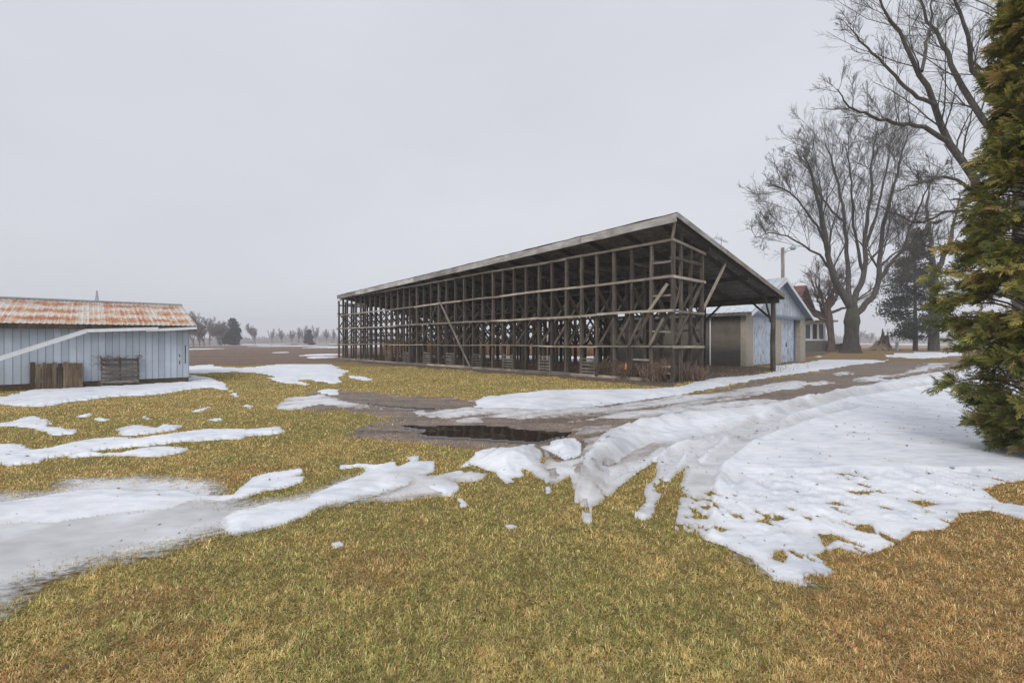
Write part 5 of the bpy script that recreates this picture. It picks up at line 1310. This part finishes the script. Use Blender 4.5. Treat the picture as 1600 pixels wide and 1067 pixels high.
for z0_, z1_ in zip(zs_[:-1], zs_[1:]):
    for q in range(4):
        a = math.pi/4+q*math.pi/2; b_ = a+math.pi/2; A = (tw_r(z0_)*math.cos(a), tw_r(z0_)*math.sin(a), z0_); B = (tw_r(z1_)*math.cos(b_), tw_r(z1_)*math.sin(b_), z1_); C2 = (tw_r(z1_)*math.cos(a), tw_r(z1_)*math.sin(a), z1_); D2 = (tw_r(z0_)*math.cos(b_), tw_r(z0_)*math.sin(b_), z0_)
        mb.tube([A, B], .04, 3); mb.tube([D2, C2], .04, 3); mb.tube([C2, B], .05, 3)
mb.build('lattice', M['steel'], tw)

# ------------------------------------------------------------------ far trees across the field
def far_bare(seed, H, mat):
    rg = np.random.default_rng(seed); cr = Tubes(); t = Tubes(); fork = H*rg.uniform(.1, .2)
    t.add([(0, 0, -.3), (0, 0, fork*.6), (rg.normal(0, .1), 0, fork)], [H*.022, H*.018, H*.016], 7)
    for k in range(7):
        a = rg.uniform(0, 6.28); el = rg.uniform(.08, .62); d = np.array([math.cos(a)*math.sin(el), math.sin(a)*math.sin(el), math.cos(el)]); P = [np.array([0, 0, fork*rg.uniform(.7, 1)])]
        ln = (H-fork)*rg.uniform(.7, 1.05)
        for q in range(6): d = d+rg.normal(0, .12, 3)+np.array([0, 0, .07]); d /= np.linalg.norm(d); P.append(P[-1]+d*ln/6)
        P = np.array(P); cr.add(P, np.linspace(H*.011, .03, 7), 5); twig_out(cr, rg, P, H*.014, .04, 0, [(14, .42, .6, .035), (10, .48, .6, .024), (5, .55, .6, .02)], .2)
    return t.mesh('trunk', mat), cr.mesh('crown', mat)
variants = [far_bare(s_, 10.0, M['hazebark']) for s_ in (201, 202, 203, 204)]
def place_far(px, top, Y, label, v, wide=1.0, group='bare trees across the field'):
    H = (EYE+(533.5-top)/740*Y); s_ = H/10.6; root = empty('bare_tree', ((px-800)/740*Y, Y, 0), random.uniform(0, 6), label, 'tree', group)
    root.scale = (s_*wide, s_*wide, s_)
    link('trunk', variants[v][0], root); link('crown', variants[v][1], root)
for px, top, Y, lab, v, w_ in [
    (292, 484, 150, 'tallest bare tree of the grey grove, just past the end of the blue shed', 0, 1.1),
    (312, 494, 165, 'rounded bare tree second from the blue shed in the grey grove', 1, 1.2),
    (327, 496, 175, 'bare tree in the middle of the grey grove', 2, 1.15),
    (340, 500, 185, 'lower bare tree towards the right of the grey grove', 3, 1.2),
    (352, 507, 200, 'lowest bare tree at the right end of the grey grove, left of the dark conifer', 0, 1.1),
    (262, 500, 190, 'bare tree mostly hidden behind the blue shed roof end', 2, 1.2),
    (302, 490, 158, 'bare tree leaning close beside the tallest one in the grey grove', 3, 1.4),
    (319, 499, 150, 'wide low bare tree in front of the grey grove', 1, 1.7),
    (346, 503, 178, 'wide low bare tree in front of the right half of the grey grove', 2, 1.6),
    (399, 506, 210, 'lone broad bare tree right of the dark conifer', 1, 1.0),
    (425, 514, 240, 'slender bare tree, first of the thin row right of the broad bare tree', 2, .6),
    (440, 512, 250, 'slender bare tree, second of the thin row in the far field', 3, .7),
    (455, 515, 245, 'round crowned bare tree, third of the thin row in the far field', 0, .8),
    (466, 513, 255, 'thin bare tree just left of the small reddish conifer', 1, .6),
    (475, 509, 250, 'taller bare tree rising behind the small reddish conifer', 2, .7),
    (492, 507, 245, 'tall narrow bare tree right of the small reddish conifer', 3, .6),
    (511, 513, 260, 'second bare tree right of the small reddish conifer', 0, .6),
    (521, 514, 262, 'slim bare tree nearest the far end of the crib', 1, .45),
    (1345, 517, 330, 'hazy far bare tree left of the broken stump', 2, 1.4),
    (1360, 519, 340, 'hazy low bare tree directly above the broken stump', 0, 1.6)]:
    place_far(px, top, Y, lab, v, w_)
conifer('far_conifer', ((363-800)/740*190, 190, 0), 10.2, 7.2, .4, 'broad dark conifer standing alone across the field', 51, [(.03, .045, .035), (.045, .06, .045)], 9000, .7, .85, M['bark'], .1, whorls=12, gap=.15)
conifer('far_conifer', ((345-800)/740*200, 200, 0), 4.2, 2.6, .2, 'tiny conifer left of the broad dark conifer', 52, [(.04, .05, .045)], 1800, .5, .9, M['bark'], .1, whorls=8, gap=.15)
conifer('far_conifer', ((483-800)/740*215, 215, 0), 6.6, 4.6, .3, 'small reddish dark conifer among the thin bare trees', 53, [(.075, .05, .045), (.055, .045, .04)], 5000, .6, .85, M['bark'], .1, whorls=9, gap=.15)
# the hazy belt of woods on the horizon
rg = np.random.default_rng(99); Vt, Ft, nV = [], [], 0
pp_ = rg.uniform(-1.6, 1.6, 26000); Yw = rg.uniform(430, 640, 26000); Xw = pp_*Yw
env = 3.2+7.5*fbm(pp_*9, pp_*0+3, 61, 4)**1.6+2.5*vnoise(pp_*60, pp_*0, 63)
hh = env*rg.uniform(.25, 1, 26000)*1.15; wv = rg.uniform(.15, .7, 26000); ln = rg.normal(0, .25, 26000)
B = np.stack([Xw, Yw, hh*rg.uniform(0, .5, 26000)], 1); Tp = B+np.stack([ln*hh, rg.normal(0, 1, 26000), hh*.75], 1); sx = np.stack([wv, wv*0, wv*0], 1)
P = np.stack([B-sx*.5, B+sx*.5, (B+Tp)/2+sx*.9, Tp, (B+Tp)/2-sx*.9], 1).reshape(-1, 3); k = np.arange(26000)[:, None]*5
tag(link('distant_woods', mesh_np('distant_woods', P, k+np.array([[0, 1, 2, 3, 4]]), M['hazebark'], False)), 'hazy belt of bare woods along the flat horizon', 'woods', kind='stuff')

# ------------------------------------------------------------------ damp winter haze
mb = MB(); mb.box(-1150, 1150, -1150, 1150, -1.6, 45); hm = bpy.data.materials.new('haze'); hm.use_nodes = True
hn = hm.node_tree; hn.nodes.remove(hn.nodes['Principled BSDF']); pv = hn.nodes.new('ShaderNodeVolumePrincipled')
pv.inputs['Color'].default_value = (.93, .95, 1, 1); pv.inputs['Density'].default_value = .0011; pv.inputs['Anisotropy'].default_value = .1
hn.links.new(pv.outputs[0], hn.nodes['Material Output'].inputs['Volume'])
tag(mb.build('haze', hm), 'pale damp winter haze over the whole farm', 'haze', kind='stuff')
